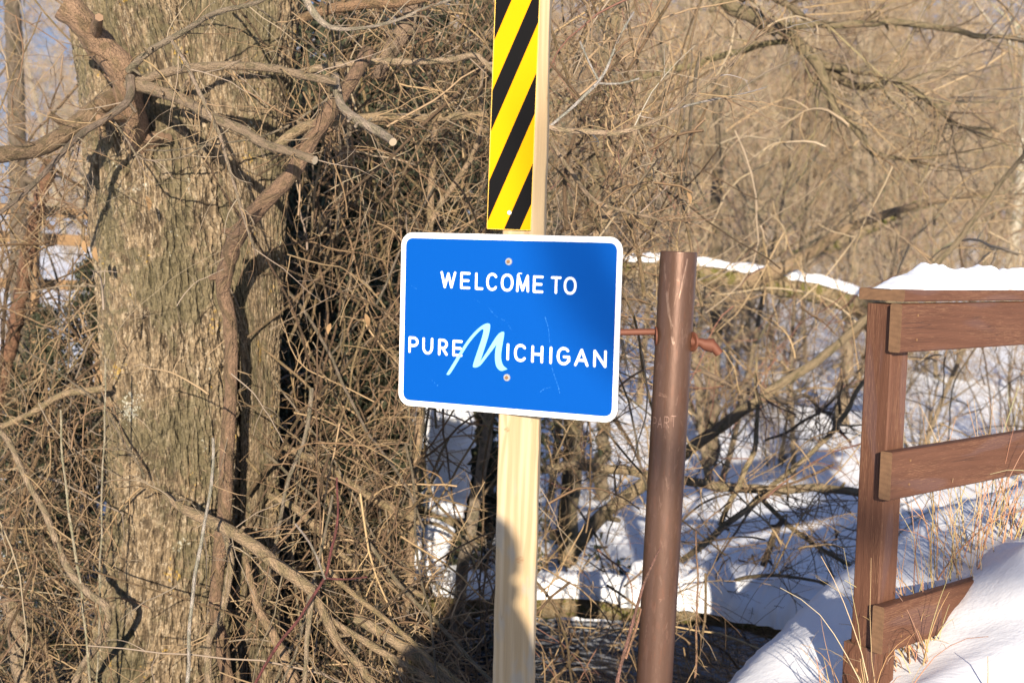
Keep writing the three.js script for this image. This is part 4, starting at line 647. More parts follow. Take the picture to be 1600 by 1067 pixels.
const mossTex = (() => { const n = 512; return dataTex(n, n, (x, y, o) => { const a = x / n * 6.2832, b = y / n * 6.2832, q = (f, s) => noise(Math.cos(a) * f + s, Math.sin(a) * f + Math.cos(b) * f, Math.sin(b) * f + s); let c = mix3([0.23, 0.165, 0.09], [0.36, 0.28, 0.16], 0.5 + 0.8 * q(5, 3)); c = mix3(c, [0.16, 0.15, 0.03], smooth(0.05, 0.35, q(1.6, 9) + 0.4 * q(9, 1))); c = mix3(c, [0.48, 0.42, 0.30], smooth(0.3, 0.5, q(7, 20)) * 0.6); const v = 1 + 0.5 * q(26, 5); sRGB(c.map((k) => k * v), o); }, { srgb: true }); })();
mossTex.repeat.set(1.5, 1.5);
M.moss = new THREE.MeshStandardMaterial({ map: mossTex, bumpMap: fine.bump, bumpScale: 0.01, roughness: 0.9 });
function snowyLog(name, label, list, caps, branches = []) {
  const c = sighted(list), sd = ++seedNo, { pts, rad } = spline(c, 0.04, 0.02, 0.09, sd), b = new Tubes(); b.tube(pts, rad, 24, [1, 1, 1], true);
  const base = pts[0].clone(), o = thing(name, label, 'log', base); part(o, 'trunk', b.geo(), M.moss);
  for (const [t0, t1, w, h, up] of caps) {
    const path = []; for (let k = 0; k <= 12; k++) { const f = mix(t0, t1, k / 12) * (pts.length - 1), i = Math.min(pts.length - 2, Math.floor(f)), q = pts[i].clone().lerp(pts[i + 1], f - i), R = mix(rad[i], rad[i + 1], f - i), T = pts[i + 1].clone().sub(pts[i]).normalize(), u = (up ?? V(0, 1, 0)).clone().addScaledVector(T, -(up ?? V(0, 1, 0)).dot(T)).normalize(); path.push(q.addScaledVector(u, R * 0.72)); }
    part(o, 'snow_cap', snowStrip(path, up ?? V(0, 1, 0), () => w, () => h, sd + t0 * 10, Math.max(60, Math.round((t1 - t0) * 200))), M.snow);
  }
  for (const [n, l, col, op] of branches) branch(o, n, l, col, op);
  return o;
}
snowyLog('fallen_log', 'mossy log under thick snow lying low across the ditch behind the pine post', [[560, 938, 6.7, 44], [640, 940, 6.6, 46], [720, 942, 6.5, 48], [800, 944, 6.4, 46], [900, 944, 6.2, 46], [980, 948, 6.1, 46], [1060, 950, 5.95, 44], [1140, 958, 5.8, 44], [1220, 975, 5.65, 44], [1290, 998, 5.5, 46], [1350, 1020, 5.4, 48]], [[0.15, 0.60, 0.12, 0.11], [0.57, 0.985, 0.22, 0.17]],
  [['branch', [[1060, 940, 5.8, 6], [1110, 920, 5.7, 7], [1180, 900, 5.6, 6], [1260, 905, 5.5, 5], [1330, 920, 5.4, 4]], [0.33, 0.25, 0.15], { twigs: 20, tl: 0.4, tk: 3 }]]);
snowyLog('fallen_tree', 'moss streaked fallen trunk hanging level behind the steel pipe with snow patches', [[900, 415, 9, 32], [980, 419, 9, 32], [1060, 424, 9, 32], [1140, 432, 9, 33], [1210, 443, 9, 34], [1280, 458, 9, 34], [1340, 474, 9, 34], [1420, 490, 9, 32], [1520, 505, 9, 28], [1640, 520, 9, 22]], [[0.06, 0.42, 0.085, 0.06], [0.43, 0.60, 0.075, 0.065]],
  [['limb', [[1170, 440, 8.95, 26], [1215, 422, 8.9, 24], [1260, 400, 8.9, 20], [1310, 365, 8.8, 16], [1370, 340, 8.8, 13], [1440, 320, 8.8, 11], [1540, 300, 8.8, 8]], [0.38, 0.27, 0.16], { twigs: 26, tl: 0.7, tk: 3 }], ['limb', [[1330, 470, 9, 22], [1355, 500, 8.9, 22], [1370, 540, 8.8, 20], [1360, 600, 8.8, 18]], [0.33, 0.23, 0.13], { twigs: 10, tl: 0.5 }]]);
snowyLog('snowy_trunk', 'leaning trunk plastered with snow behind the brush left of the pine post', [[708, 560, 6.6, 46], [703, 640, 6.6, 46], [704, 720, 6.6, 46], [694, 800, 6.55, 42], [668, 880, 6.5, 40], [650, 960, 6.5, 40], [640, 1060, 6.5, 42]], [[0.08, 0.50, 0.12, 0.10, V(-0.1, 0.35, 0.9)], [0.14, 0.27, 0.16, 0.14, V(-0.3, 0.3, 0.85)], [0.51, 0.68, 0.10, 0.09, V(-0.1, 0.35, 0.9)]]);
snowyLog('fallen_log', 'grey fallen bough with peeled bark sloping in the thicket above the fence line', [[1240, 400, 13, 16], [1300, 385, 13, 20], [1350, 358, 13, 24], [1400, 335, 13, 18], [1470, 312, 13, 13], [1560, 302, 13, 9]], []);

single('young_tree', 'slim tan trunk standing in the snow close right of the steel pipe', 'tree', [['trunk', [[1125, 120, 10.5, 15], [1118, 400, 10.5, 18], [1112, 600, 10.5, 22], [1112, 760, 10.5, 26], [1108, 870, 10.5, 28], [1106, 905, 10.5, 32]], [0.27, 0.205, 0.13], { twigs: 40, tl: 0.8, tr: 0.006, tk: 4, wob: 0.05 }]]);
single('young_tree', 'pale tan trunk standing in the snow close left of the railing post', 'tree', [['trunk', [[1345, 60, 12, 12], [1335, 350, 12, 15], [1322, 560, 12, 18], [1318, 700, 12, 20], [1316, 800, 12, 23], [1316, 850, 12, 26]], [0.36, 0.28, 0.185], { twigs: 40, tl: 0.8, tr: 0.006, tk: 4, wob: 0.05 }]]);
single('young_tree', 'snow dusted trunk between the pine post and the steel pipe', 'tree', [['trunk', [[955, 420, 9.5, 16], [945, 600, 9.5, 20], [935, 760, 9.5, 24], [922, 860, 9.5, 28], [918, 910, 9.5, 30]], [0.28, 0.22, 0.14], { twigs: 26, tl: 0.7, tr: 0.006, tk: 4, wob: 0.06 }]]);
// ------------------------------------------------------------------ thickets: countable stems, uncountable twigs
function thicket(name, label, rect, dr, nStem, nLong, nShort, o = {}) {
  const sd = ++seedNo * 7, r = rngOf(sd), [x0, x1, y0, y1] = rect, mid = at((x0 + x1) / 2, y1, (dr[0] + dr[1]) / 2), pick = () => at(mix(x0, x1, r()), mix(y0, y1, r()), mix(dr[0], dr[1], Math.pow(r(), o.near ?? 1)));
  const g = thing(name, label, 'brush', mid), pal = o.pal ?? { tan: 5, brown: 8, grey: 3, straw: 1.5 }, k = o.k ?? 1;
  for (let i = 0; i < nStem; i++) {
    const tb = new Tubes(), p = pick(), d = randDir(r); d.y = (r() < 0.5 ? 1 : -1) * (0.6 + r()); d.z *= 0.5;
    const len = (0.6 + 1.1 * r()) * k, R = (0.0045 + 0.006 * r() * r()) * k; p.addScaledVector(d.clone().normalize(), -len / 2);
    twig(tb, r, p, d, len, R, { pal: { tan: 3, brown: 3, grey: 2 }, seg: 14, sides: 7, curl: 2.4, jit: 0.30, tip: 0.6 });
    part(g, 'stem', tb.geo(), M.limb);
  }
  const tb = new Tubes();
  for (let i = 0; i < nLong; i++) {
    const p = pick(), d = randDir(r); d.y = Math.abs(d.y) < 0.3 && r() < 0.5 ? d.y * 3 : d.y; d.z *= 0.6; const len = (0.25 + 0.9 * r() * r()) * k; p.addScaledVector(d, -len / 2);
    twig(tb, r, p, d, len, (0.0013 + 0.0045 * Math.pow(r(), 2.4)) * k, { pal, seg: 9, sides: 4, curl: 3.4, jit: 0.42, droop: 0.5, tip: 0.5, kids: 4, kids2: 0, kidLen: 0.28 });
  }
  for (let i = 0; i < nShort; i++) twig(tb, r, pick(), randDir(r), (0.04 + 0.16 * r() * r()) * k, (0.0009 + 0.0016 * r()) * k, { pal, seg: 4, sides: 3, curl: 1.8, jit: 0.5, kids: 2, kidLen: 0.4 });
  part(g, 'twig_tangle', tb.geo(), M.twig, 'stuff');
  return g;
}
thicket('brush_thicket', 'loose bare brush against the sky above the left limb of the old tree', [-90, 170, -90, 260], [4.7, 7.5], 8, 70, 120);
thicket('brush_thicket', 'tangled brush in front of the orange railing left of the old trunk', [-90, 175, 240, 620], [4.9, 6.6], 26, 180, 230);
thicket('brush_thicket', 'low brush at the left foot of the old trunk', [-90, 175, 600, 1140], [4.5, 6.2], 48, 380, 480);
thicket('vine_thicket', 'dense tan vine tangle between old trunk and striped marker', [450, 800, -80, 200], [4.5, 5.8], 44, 150, 150);
thicket('vine_thicket', 'dense vine tangle level with the marker foot right of the old trunk', [445, 800, 170, 400], [4.6, 5.8], 34, 110, 110);
thicket('vine_thicket', 'twiggy tangle between old trunk and left edge of the blue sign', [445, 680, 370, 680], [4.7, 6.0], 28, 85, 80);
thicket('vine_thicket', 'deep vine tangle hidden behind the blue sign', [640, 960, 330, 680], [4.8, 6.6], 8, 90, 120);
thicket('vine_thicket', 'low tangle right of the old trunk below the sign', [450, 650, 640, 900], [4.4, 5.8], 30, 95, 110);
thicket('vine_thicket', 'matted low brush at the foot of the slender sapling', [400, 790, 860, 1150], [4.1, 5.8], 38, 190, 260, { pal: { tan: 5, straw: 3, brown: 4, grey: 1 } });
thicket('vine_thicket', 'dense twiggy brush right of the striped marker', [840, 1010, -80, 240], [4.4, 6.0], 16, 120, 160, { pal: { tan: 5, brown: 4, red: 1, grey: 2 } });
thicket('vine_thicket', 'twiggy brush behind the top right corner of the blue sign', [840, 1060, 180, 430], [4.5, 6.6], 16, 150, 230, { pal: { tan: 5, straw: 2, brown: 3, red: 1, grey: 2 } });
thicket('vine_thicket', 'fine brush between the blue sign and the steel pipe', [870, 1030, 400, 740], [4.8, 7], 8, 90, 150);
thicket('vine_thicket', 'thin low brush over the snowy log right of the pine post', [840, 1120, 700, 1120], [4.9, 6.9], 8, 130, 220, { pal: { straw: 3, tan: 4, red: 1, brown: 2 } });
thicket('vine_thicket', 'fine reddish twigs above the ditch between pipe and railing', [1040, 1380, 420, 720], [5.5, 9], 3, 90, 150, { pal: { tan: 5, red: 2, brown: 2, straw: 2 }, k: 1.2 });
thicket('vine_thicket', 'bare twigs low in the ditch beside the railing post', [1060, 1380, 740, 1100], [5.2, 7.2], 8, 170, 260);
thicket('brush_thicket', 'brush behind the railing boards and dry grass', [1380, 1700, 480, 900], [5.5, 9], 4, 70, 90, { k: 1.2 });
thicket('brush_thicket', 'few thin shoots hanging in front of the old trunk', [130, 470, 60, 1000], [4.15, 4.55], 0, 26, 46, { pal: { grey: 3, tan: 3, brown: 2 }, k: 0.8 });
thicket('brush_thicket', 'fine pale twigs reaching across in front of the far wood', [900, 1680, -60, 430], [7, 10.5], 0, 150, 120, { pal: { pale: 4, straw: 3, tan: 3, grey: 2 }, k: 1.7 });
// ------------------------------------------------------------------ old orange railing seen through the brush on the left
{
  const b = onGround(60, 9.4), o = thing('plank_railing', 'orange tan plank railing in sun glimpsed through the left brush', 'railing', b), mt = new THREE.MeshStandardMaterial({ map: (() => { const t = railTex.bump.clone(); t.needsUpdate = true; return t; })(), color: new THREE.Color().setRGB(0.42, 0.25, 0.11), roughness: 0.7 });
  const plank = (n, ax, ay, ad, bx, by, bd, hpx, t) => { const A = at(ax, ay, ad), B = at(bx, by, bd), L = A.distanceTo(B), g = board(L, hpx * ad / FOCAL, t, 0.004, 0.3, 0.2); const m = new THREE.Mesh(g, mt); m.name = n; m.position.copy(A).sub(b); m.quaternion.setFromUnitVectors(V(1, 0, 0), B.clone().sub(A).normalize()); m.castShadow = m.receiveShadow = true; o.add(m); };
  plank('rail_board', -120, 328, 9.2, 175, 345, 9.8, 18, 0.04); plank('rail_board', -120, 372, 9.2, 175, 388, 9.8, 19, 0.04); plank('rail_board', -120, 446, 9.2, 175, 456, 9.8, 17, 0.04);
  for (const [px, d] of [[-60, 9.35], [50, 9.5], [160, 9.8]]) { const A = at(px, 315, d), g = board(A.y - gY(A.x, A.z) + 0.1, 0.09, 0.09, 0.004, 0.2, 0.2); g.rotateZ(Math.PI / 2); const m = new THREE.Mesh(g, mt); m.name = 'post'; m.position.set(A.x - b.x, gY(A.x, A.z) - 0.1 - b.y, A.z - 0.06 - b.z); m.castShadow = m.receiveShadow = true; o.add(m); }
}
// ------------------------------------------------------------------ cedars behind the tangle, added dark to stand for its shaded gaps
function cedar(seed, H, R) {
  const r = rngOf(seed), t = new Tubes(), f = new Tubes();
  t.tube([V(0, 0, 0), V(0.05, H * 0.5, 0), V(0, H, 0.03)], [0.09, 0.06, 0.01], 9, [0.2, 0.13, 0.08]);
  for (let i = 0; i < 150; i++) {
    const y = H * (0.04 + 0.95 * Math.pow(r(), 0.85)), L = R * Math.pow(1 - y / H, 0.75) * (0.6 + 0.6 * r()) + 0.08, a = r() * 6.283, d = V(Math.cos(a), 0.25 - 0.5 * r(), Math.sin(a)).normalize(), pts = twig(t, r, V(0, y, 0), d, L, 0.008, { col: [0.18, 0.12, 0.07], seg: 5, jit: 0.15, droop: 0.4 });
    for (let k = 0; k < 60; k++) { const q = pts[1 + Math.floor(r() * 5)], c = q.clone().add(randDir(r).multiplyScalar(0.13 * r() + 0.02)), u = randDir(r).multiplyScalar(0.03 + 0.04 * r()), w = randDir(r).cross(u).normalize().multiplyScalar(0.008 + 0.008 * r()), v = 0.6 + 0.8 * r(); f.quad(c.clone().sub(w), c.clone().add(u).sub(w.clone().multiplyScalar(0.4)), c.clone().add(u).add(w.clone().multiplyScalar(0.4)), c.clone().add(w), [0.038 * v, 0.044 * v, 0.02 * v]); }  // shade deep in the brush put into the very dark leaf green
  }
  return [t.geo(), f.geo()];
}
{
  let proto;
  for (const [px, d, s, tn] of [[500, 7.2, 1, 0], [600, 7.6, 1.1, 2], [760, 8.6, 1.15, 4], [430, 8.0, 1.15, 1], [540, 8.6, 1.25, 3], [660, 8.4, 1.2, 6], [70, 7.6, 0.55, 5], [140, 8.1, 0.6, 2.5], [10, 7.0, 0.52, 1.2], [110, 6.9, 0.5, 3.3], [60, 6.5, 0.5, 0.4], [455, 6.6, 0.72, 2.2], [530, 6.5, 0.66, 4.4], [590, 6.7, 0.78, 0.7], [480, 7.6, 1.1, 5.1], [640, 7.6, 1.0, 3.6]]) {
    const p = onGround(px, d);
    if (!proto) { proto = thing('filler_cedar', 'dark green cedar added behind the vine tangle to darken its gaps', 'tree', V(0, 0, 0), 'cedars behind the tangle'); const [a, b] = cedar(55, 3.4, 0.85); part(proto, 'trunk', a, M.limb); part(proto, 'crown', b, M.leaf, 'stuff'); proto.position.copy(p); proto.rotation.y = tn; proto.scale.setScalar(s); }
    else dup(proto, p, tn, V(s, s, s), px < 20 ? 'low dark cedar added beside the broken grey stub to darken the brush' : px === 60 ? 'dense low dark cedar added as darkening fill before the smooth curving vine' : px === 110 ? 'lowest dark cedar added as darkening fill at the left foot of the old trunk' : px < 100 ? 'small dark cedar added as darkening fill before the orange railing by the shaggy vine' : px < 200 ? 'small dark cedar added as darkening fill before the orange railing against the old trunk' : undefined);
  }
}
// ------------------------------------------------------------------ bare trees and shrubs
function bareTree(seed, H, r0, o) {
  const r = rngOf(seed), t = new Tubes(), c = new Tubes(), pts = [], rad = []; const n = 12, q = V(0, -0.1, 0), d = V((r() - 0.5) * (o.lean ?? 0.3), 1, (r() - 0.5) * (o.lean ?? 0.3)).normalize();
  for (let i = 0; i <= n; i++) { pts.push(q.clone()); rad.push(r0 * mix(1, 0.12, Math.pow(i / n, 0.8))); d.x += (r() - 0.5) * 0.16; d.z += (r() - 0.5) * 0.16; d.y += 0.08; d.normalize(); q.addScaledVector(d, H / n); }
  const bc = o.col; t.tube(pts, rad, 8, bc);
  for (let k = 0; k < o.limbs; k++) {
    const f = mix(o.low, 0.97, r()), i = Math.min(n - 1, Math.floor(f * n)), p = pts[i].clone().lerp(pts[i + 1], f * n - i), a = r() * 6.283, up = o.up ?? 0.7, dir = V(Math.cos(a), up * (0.4 + r()), Math.sin(a)), L = H * (o.spread ?? 0.32) * (1.15 - f * 0.75) * (0.5 + 0.8 * r());
    const lp = twig(t, r, p, dir, L, rad[i] * 0.45, { col: bc.map((x) => x * (0.85 + 0.3 * r())), seg: 6, sides: 5, curl: 1.1, jit: 0.22, rise: o.rise ?? 0.35, tip: 0.25 });
    for (let m = 0; m < o.twigs; m++) {
      const g = 0.12 + 0.88 * r(), j = Math.min(5, Math.floor(g * 6)), s = lp[j].clone().lerp(lp[j + 1], g * 6 - j), al = lp[j + 1].clone().sub(lp[j]).normalize(), sd = randDir(r); al.multiplyScalar(0.7).add(sd.multiplyScalar(0.8)).add(V(0, 0.2, 0));
      twig(c, r, s, al, L * (0.22 + 0.3 * r()), (o.tr ?? 0.006) * (0.6 + 0.8 * r()), { pal: o.pal, seg: 4, sides: 3, curl: 1, jit: 0.28, kids: o.kids ?? 4, kids2: 0, kidLen: 0.45, tip: 0.4 });
    }
  }
  return [t.geo(), c.geo()];
}
function shrub(seed, H, stems, pal, tr) {
  const r = rngOf(seed), t = new Tubes(), c = new Tubes();
  for (let k = 0; k < stems; k++) {
    const a = r() * 6.283, dir = V(Math.cos(a) * 0.5 * r(), 1, Math.sin(a) * 0.5 * r()), L = H * (0.6 + 0.5 * r()), col = tone(r, pal);
    const lp = twig(t, r, V(Math.cos(a) * 0.12 * r(), -0.08, Math.sin(a) * 0.12 * r()), dir, L, 0.006 + 0.008 * r(), { col, seg: 8, sides: 5, curl: 1.2, jit: 0.2, tip: 0.25, droop: 0.35 });
    for (let m = 0; m < 18; m++) { const g = 0.15 + 0.85 * r(), j = Math.min(7, Math.floor(g * 8)), s = lp[j].clone().lerp(lp[j + 1], g * 8 - j), al = lp[j + 1].clone().sub(lp[j]).normalize().multiplyScalar(0.6).add(randDir(r).multiplyScalar(0.8)); twig(c, r, s, al, L * (0.12 + 0.22 * r()), tr * (0.6 + 0.8 * r()), { pal, seg: 4, sides: 3, curl: 1.2, jit: 0.3, kids: 3, kidLen: 0.45 }); }
  }
  return [t.geo(), c.geo()];
}
const warm = { pale: 7, straw: 4, grey: 2, tan: 3, brown: 1, red: 0.4 };
const protoTree = [], treeSpec = [];
function plantProto(list, name, label, category, group, geos, pos, turn, sc) {
  const o = thing(name, label, category, V(0, 0, 0), group); part(o, name === 'bare_shrub' ? 'stems_clump' : 'trunk', geos[0], M.limb, name === 'bare_shrub' ? 'stuff' : undefined); part(o, 'crown', geos[1], M.twig, 'stuff');
  o.position.copy(pos); o.rotation.y = turn; o.scale.copy(sc); list.push(o); return o;
}
{
  const r = rngOf(4242), mk = [];
  // far wood beyond the snowy clearing
  const far = [], FN = 7;
  for (let k = 0; k < 250; k++) {
    const d = 42 + 42 * r(), px = k < 195 ? mix(780, 1680, r()) : mix(-120, 800, r()), p = onGround(px, d), sc = (0.6 + 0.6 * r()) * mix(0.95, 1.3, smooth(40, 75, d)) * (px < 170 ? 0.8 : 1), S = V(sc * (0.9 + 0.2 * r()), sc, sc * (0.9 + 0.2 * r())), tn = r() * 6.283, i = k % FN;
    if (k < FN) plantProto(far, 'bare_tree', 'bare grey tan tree in the sunlit wood beyond the snowy clearing', 'tree', 'bare trees of the far wood', bareTree(900 + k, 11 + 2 * (k % 3), 0.055 + 0.02 * (k % 3), { limbs: 40, twigs: 10, low: 0.05, up: 0.45, lean: 0.5, col: [[0.42, 0.33, 0.22], [0.38, 0.30, 0.20], [0.46, 0.38, 0.27]][k % 3], pal: warm, tr: 0.011, kids: 4, spread: 0.27 }), p, tn, S);
    else dup(far[i], p, tn, S);
  }
  // saplings nearer
  const sap = [];
  for (let k = 0; k < 64; k++) {
    const d = 8.8 + 20 * r(), px = mix(820, 1680, r()), p = onGround(px, d), sc = 0.7 + 0.6 * r(), S = V(sc, sc, sc), tn = r() * 6.283, i = k % 4;
    if (k < 4) plantProto(sap, 'bare_sapling', 'slim bare sapling growing on the snowy flat past the ditch', 'sapling', 'saplings past the ditch', bareTree(1300 + k, 5.2, 0.032, { limbs: 24, twigs: 5, low: 0.1, col: [0.38, 0.29, 0.19], pal: warm, tr: 0.0034, kids: 4, spread: 0.26, lean: 0.7 }), p, tn, S);
    else dup(sap[i], p, tn, S);
  }
  const shr = [];
  for (let k = 0; k < 96; k++) {
    const d = 10 + 26 * r(), px = k < 74 ? mix(830, 1680, r()) : mix(-80, 800, r()), p = onGround(px, d), sc = 0.4 + 0.5 * r(), S = V(sc * 1.2, sc, sc * 1.2), tn = r() * 6.283, i = k % 5;
    if (k < 5) plantProto(shr, 'bare_shrub', 'bare many stemmed shrub in the snow past the ditch', 'shrub', 'shrubs past the ditch', shrub(1500 + k, 2.3, 14, warm, 0.0028), p, tn, S);
    else dup(shr[i], p, tn, S);
  }
  { const p = onGround(1560, 24); plantProto([], 'birch_tree', 'white barked birch standing at the edge of the far wood', 'tree', undefined, bareTree(1700, 12, 0.13, { limbs: 22, twigs: 9, low: 0.35, col: [0.66, 0.60, 0.48], pal: warm, tr: 0.008, kids: 4 }), p, 1, V(1, 1, 1)); }
}
// ------------------------------------------------------------------ dry grass by the railing
{
  const r = rngOf(77), straw = [[0.55, 0.37, 0.18], [0.50, 0.32, 0.15], [0.60, 0.44, 0.25], [0.38, 0.22, 0.11]];
  const tuft = (label, px, d, n, H, spread, lean) => {
    const p = at(px, 900, d); p.y = gY(p.x, p.z) - 0.02; const o = thing('grass_tuft', label, 'grass', p), tb = new Tubes();
    for (let k = 0; k < n; k++) { const a = r() * 6.283, s = p.clone().add(V(Math.cos(a) * spread * r(), 0, Math.sin(a) * spread * r())); s.y = gY(s.x, s.z) - 0.02; twig(tb, r, s, V((r() - 0.5) * 0.7 + lean, 1, (r() - 0.5) * 0.7), H * (0.4 + 0.75 * r()), 0.0013 + 0.0013 * r(), { col: straw[Math.floor(r() * 4)].map((c) => c * (0.8 + 0.4 * r())), seg: 7, sides: 4, curl: 1.3, jit: 0.12, droop: r() < 0.35 ? 1.3 : 0.35, tip: 0.35, kids: r() < 0.35 ? 2 : 0, kidLen: 0.3 }); }
    part(o, 'grass_blade', tb.geo(), M.twig, 'stuff');
  };
  tuft('dry straw grass leaning over the lowest railing board', 1430, 3.6, 60, 0.34, 0.10, -0.25);
  tuft('tall dry grass behind the middle railing board', 1500, 3.95, 46, 0.52, 0.18, -0.1);
  tuft('dry grass at the crest of the snow mound', 1590, 4.05, 60, 0.46, 0.22, 0);
  tuft('few bent straws in front of the railing post', 1378, 3.3, 9, 0.5, 0.06, -0.1);
  tuft('straws poking from the snow bank left of the railing post', 1318, 3.5, 8, 0.26, 0.06, -0.3);
  tuft('broken straws lying on the snow slope right of the railing post', 1530, 3.1, 8, 0.16, 0.22, 0.3);
}

// ------------------------------------------------------------------ dry leaves caught in the brush
{
  const r = rngOf(31), leafMat = new THREE.MeshStandardMaterial({ color: new THREE.Color().setRGB(0.27, 0.165, 0.075), roughness: 0.85, side: THREE.DoubleSide });
  const leafGeo = () => { const p = [], ix = [], n = 8; for (let i = 0; i <= n; i++) { const t = i / n, w = Math.pow(Math.sin(Math.PI * Math.pow(t, 0.8)), 0.9) * 0.19, z = 0.16 * Math.sin(t * 3); p.push(-w, -t, z + 0.14 * w, 0, -t, z, w, -t, z + 0.12 * w); } for (let i = 0; i < n; i++) { const a = i * 3; ix.push(a, a + 3, a + 1, a + 1, a + 3, a + 4, a + 1, a + 4, a + 2, a + 2, a + 4, a + 5); } const g = new THREE.BufferGeometry(); g.setAttribute('position', new THREE.Float32BufferAttribute(p, 3)); g.setIndex(ix); g.computeVertexNormals(); return g; };
  const lg = leafGeo();
  for (const [px, py, dd, s, label] of [[570, 490, 4.45, 0.055, 'dry tan leaf hanging in the tangle left of the blue sign'], [516, 505, 4.45, 0.045, 'small curled dry leaf hanging in the tangle by the old trunk'], [228, 306, 4.55, 0.06, 'pale narrow dry leaf hanging against the old trunk'], [148, 385, 4.45, 0.06, 'curled dry leaf at the left edge of the old trunk'], [130, 375, 4.4, 0.05, 'folded dry leaf on a twig before the orange railing'], [1074, 300, 4.5, 0.05, 'straw coloured dry leaf above the steel pipe']]) {
    const m = new THREE.Mesh(lg, leafMat); m.name = numbered('dry_leaf'); m.position.copy(at(px, py, dd)); m.scale.setScalar(s); m.rotation.set((r() - 0.5) * 0.8, (r() - 0.5) * 2, (r() - 0.5) * 0.9); m.castShadow = m.receiveShadow = true; m.userData = { label, category: 'leaf' }; scene.add(m);
  }
}
// ------------------------------------------------------------------ the photographer, whose shadow falls on the post foot
{
  const y0 = groundY(0, 0.35) + 0.0, P = (x, y, z) => V(x + 0.03, y + y0, z), bones = [];
  const bone = (a, b, ra, rb) => bones.push([a, b, ra, rb]);
  bone(P(0, 0.96, 0.34), P(0, 1.2, 0.33), 0.155, 0.15); bone(P(0, 1.2, 0.33), P(0, 1.42, 0.3), 0.15, 0.15); bone(P(-0.17, 1.44, 0.28), P(0.17, 1.44, 0.28), 0.085, 0.085); bone(P(-0.09, 0.95, 0.34), P(0.09, 0.95, 0.34), 0.13, 0.13);
  bone(P(0, 1.46, 0.28), P(0, 1.6, 0.235), 0.065, 0.058); bone(P(0, 1.64, 0.215), P(0, 1.735, 0.235), 0.078, 0.094); bone(P(0, 1.62, 0.17), P(0, 1.66, 0.165), 0.05, 0.05); bone(P(0, 1.655, 0.125), P(0, 1.69, 0.14), 0.014, 0.01);
  for (const s of [-1, 1]) {
    bone(P(s * 0.2, 1.43, 0.27), P(s * 0.27, 1.2, 0.14), 0.068, 0.055); bone(P(s * 0.27, 1.2, 0.14), P(s * 0.095, 1.53, 0.1), 0.054, 0.038); bone(P(s * 0.095, 1.53, 0.1), P(s * 0.082, 1.585, 0.092), 0.034, 0.03);
    for (let f = 0; f < 4; f++) { const y = 1.60 + 0.02 * f, z = 0.075; bone(P(s * 0.083, 1.585 + 0.012 * f, 0.088), P(s * 0.08, y, z - 0.015), 0.0095, 0.009); bone(P(s * 0.08, y, z - 0.015), P(s * (0.045 - 0.004 * f), y + 0.004, 0.052), 0.009, 0.008); }
    bone(P(s * 0.088, 1.575, 0.1), P(s * 0.06, 1.60, 0.118), 0.011, 0.009);
    bone(P(s * 0.095, 1.67, 0.235), P(s * 0.097, 1.7, 0.24), 0.014, 0.017);
    bone(P(s * 0.1, 0.93, 0.34), P(s * 0.125, 0.5, 0.31), 0.1, 0.072); bone(P(s * 0.125, 0.5, 0.31), P(s * 0.14, 0.09, 0.37), 0.072, 0.055); bone(P(s * 0.14, 0.07, 0.38), P(s * 0.16, 0.045, 0.2), 0.055, 0.045);
  }
  const C0 = P(0, 0.93, 0.25), HS = 0.99, N = 150, mc = new MarchingCubes(N, new THREE.MeshBasicMaterial(), false, false, 120000), ab = V(0, 0, 0), q = V(0, 0, 0), pre = bones.map(([a, b, ra, rb]) => [a.x, a.y, a.z, b.x - a.x, b.y - a.y, b.z - a.z, Math.max(1e-9, a.distanceToSquared(b)), ra, rb]);
  mc.isolation = 0; const half = N / 2;
  for (let z = 0; z < N; z++) for (let y = 0; y < N; y++) for (let x = 0; x < N; x++) {
    const X = C0.x + (x - half) / half * HS, Y = C0.y + (y - half) / half * HS, Z = C0.z + (z - half) / half * HS; let d = 1;
    if (Math.abs(X - 0.03) < 0.42 && Z > -0.02 && Z < 0.62) for (const [ax, ay, az, dx, dy, dz, l2, ra, rb] of pre) { const px = X - ax, py = Y - ay, pz = Z - az, t = clamp((px * dx + py * dy + pz * dz) / l2), e = Math.hypot(px - dx * t, py - dy * t, pz - dz * t) - mix(ra, rb, t), k = Math.max(ra, rb) < 0.02 ? 0.006 : 0.035, h = clamp(0.5 + 0.5 * (d - e) / k); d = mix(d, e, h) - k * h * (1 - h); }
    mc.field[x + N * y + N * N * z] = -d;
  }
  mc.update();
  const cnt = mc.count ?? mc.geometry.drawRange.count, pos = new Float32Array(mc.positionArray.slice(0, cnt * 3)), nor = new Float32Array(mc.normalArray.slice(0, cnt * 3)), col = new Float32Array(cnt * 3);
  const base = P(0, 0, 0.33);
  for (let i = 0; i < cnt; i++) { const X = C0.x + pos[i * 3] * HS, Y = C0.y + pos[i * 3 + 1] * HS, Z = C0.z + pos[i * 3 + 2] * HS; pos[i * 3] = X - base.x; pos[i * 3 + 1] = Y - base.y; pos[i * 3 + 2] = Z - base.z; const y = Y - y0, hand = y > 1.535 && y < 1.7 && Z < 0.125, c = y > 1.53 && (Z > 0.11 || y > 1.6) || hand ? [0.5, 0.3, 0.2] : y > 0.9 ? [0.03, 0.045, 0.09] : y > 0.13 ? [0.04, 0.05, 0.08] : [0.05, 0.03, 0.02]; col.set(c, i * 3); }
  const g = new THREE.BufferGeometry(); g.setAttribute('position', new THREE.BufferAttribute(pos, 3)); g.setAttribute('normal', new THREE.BufferAttribute(nor, 3)); g.setAttribute('color', new THREE.BufferAttribute(col, 3));
  const o = thing('person', 'person in dark winter coat and knit cap holding a camera to the eye', 'person', base), m = new THREE.Mesh(g, new THREE.MeshStandardMaterial({ vertexColors: true, roughness: 0.9 })); m.name = 'body'; o.add(m);
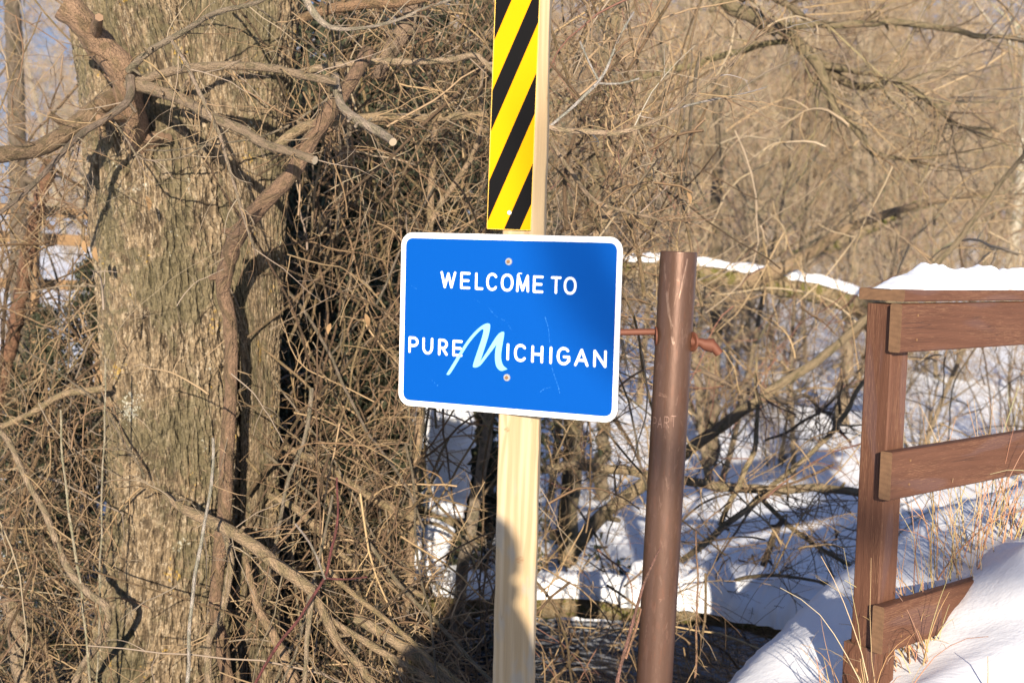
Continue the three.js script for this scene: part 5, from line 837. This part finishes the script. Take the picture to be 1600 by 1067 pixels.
  const cap = new THREE.Mesh(new THREE.LatheGeometry([[0.106, 0], [0.112, 0.012], [0.111, 0.04], [0.105, 0.085], [0.08, 0.13], [0.04, 0.152], [0, 0.158]].map(([a, b]) => new THREE.Vector2(a, b)), 28), new THREE.MeshStandardMaterial({ color: 0x40302c, roughness: 1 })); cap.name = 'knit_cap'; cap.position.copy(P(0, 1.735, 0.238)).sub(base); cap.rotation.x = -0.12; o.add(cap);
  const cb = thing('photo_camera', 'black camera held at eye height by the person', 'camera', P(0, 1.6, 0.08)), blk = new THREE.MeshStandardMaterial({ color: 0x121212, roughness: 0.5 });
  cb.position.set(0.01, 1.6, 0.075);
  const bodyG = new THREE.BoxGeometry(0.125, 0.085, 0.045), bm = new THREE.Mesh(bodyG, blk); bm.name = 'camera_body'; bm.position.set(0, 0.01, 0.02);
  const hump = new THREE.Mesh(new THREE.BoxGeometry(0.05, 0.025, 0.05), blk); hump.name = 'viewfinder'; hump.position.set(0, 0.064, 0.022);
  const lens = new THREE.Mesh(new THREE.CylinderGeometry(0.033, 0.031, 0.045, 28), blk); lens.name = 'lens'; lens.rotation.x = Math.PI / 2; lens.position.set(0, 0, -0.025);
  cb.add(bm, hump, lens);
  for (const t of [o, cb]) t.traverse((k) => { if (k.isMesh) k.castShadow = k.receiveShadow = true; });
}

// ------------------------------------------------------------------ tree across the road; the shadow of its limb softens the sign's upper right corner
{
  const gx = 3.4, gz = 17, base = V(gx, groundY(gx, gz) - 0.1, gz), o = thing('roadside_tree', 'bare tree with a long crooked limb standing across the road', 'tree', base), t = new Tubes(), l = new Tubes();
  t.tube([base.clone(), V(3.35, 3.4, 17), V(3.4, 6.5, 17), V(3.5, 9.5, 17), V(3.7, 13, 17)], [0.24, 0.2, 0.17, 0.11, 0.03], 16, [0.3, 0.23, 0.15], true);
  const s = spline([[3.4, 6.55, 17, 0.09], [2.3, 6.75, 17, 0.07], [1.5, 6.95, 17, 0.06], [0.98, 7.22, 17, 0.056], [0.78, 7.5, 17, 0.045], [0.68, 7.95, 17, 0.02]], 0.08, 0.03, 0.08, 5);
  l.tube(s.pts, s.rad, 10, [0.3, 0.23, 0.15], true);
  part(o, 'trunk', t.geo(), M.limb); part(o, 'limb', l.geo(), M.limb);
}
renderer.render(scene, camera);
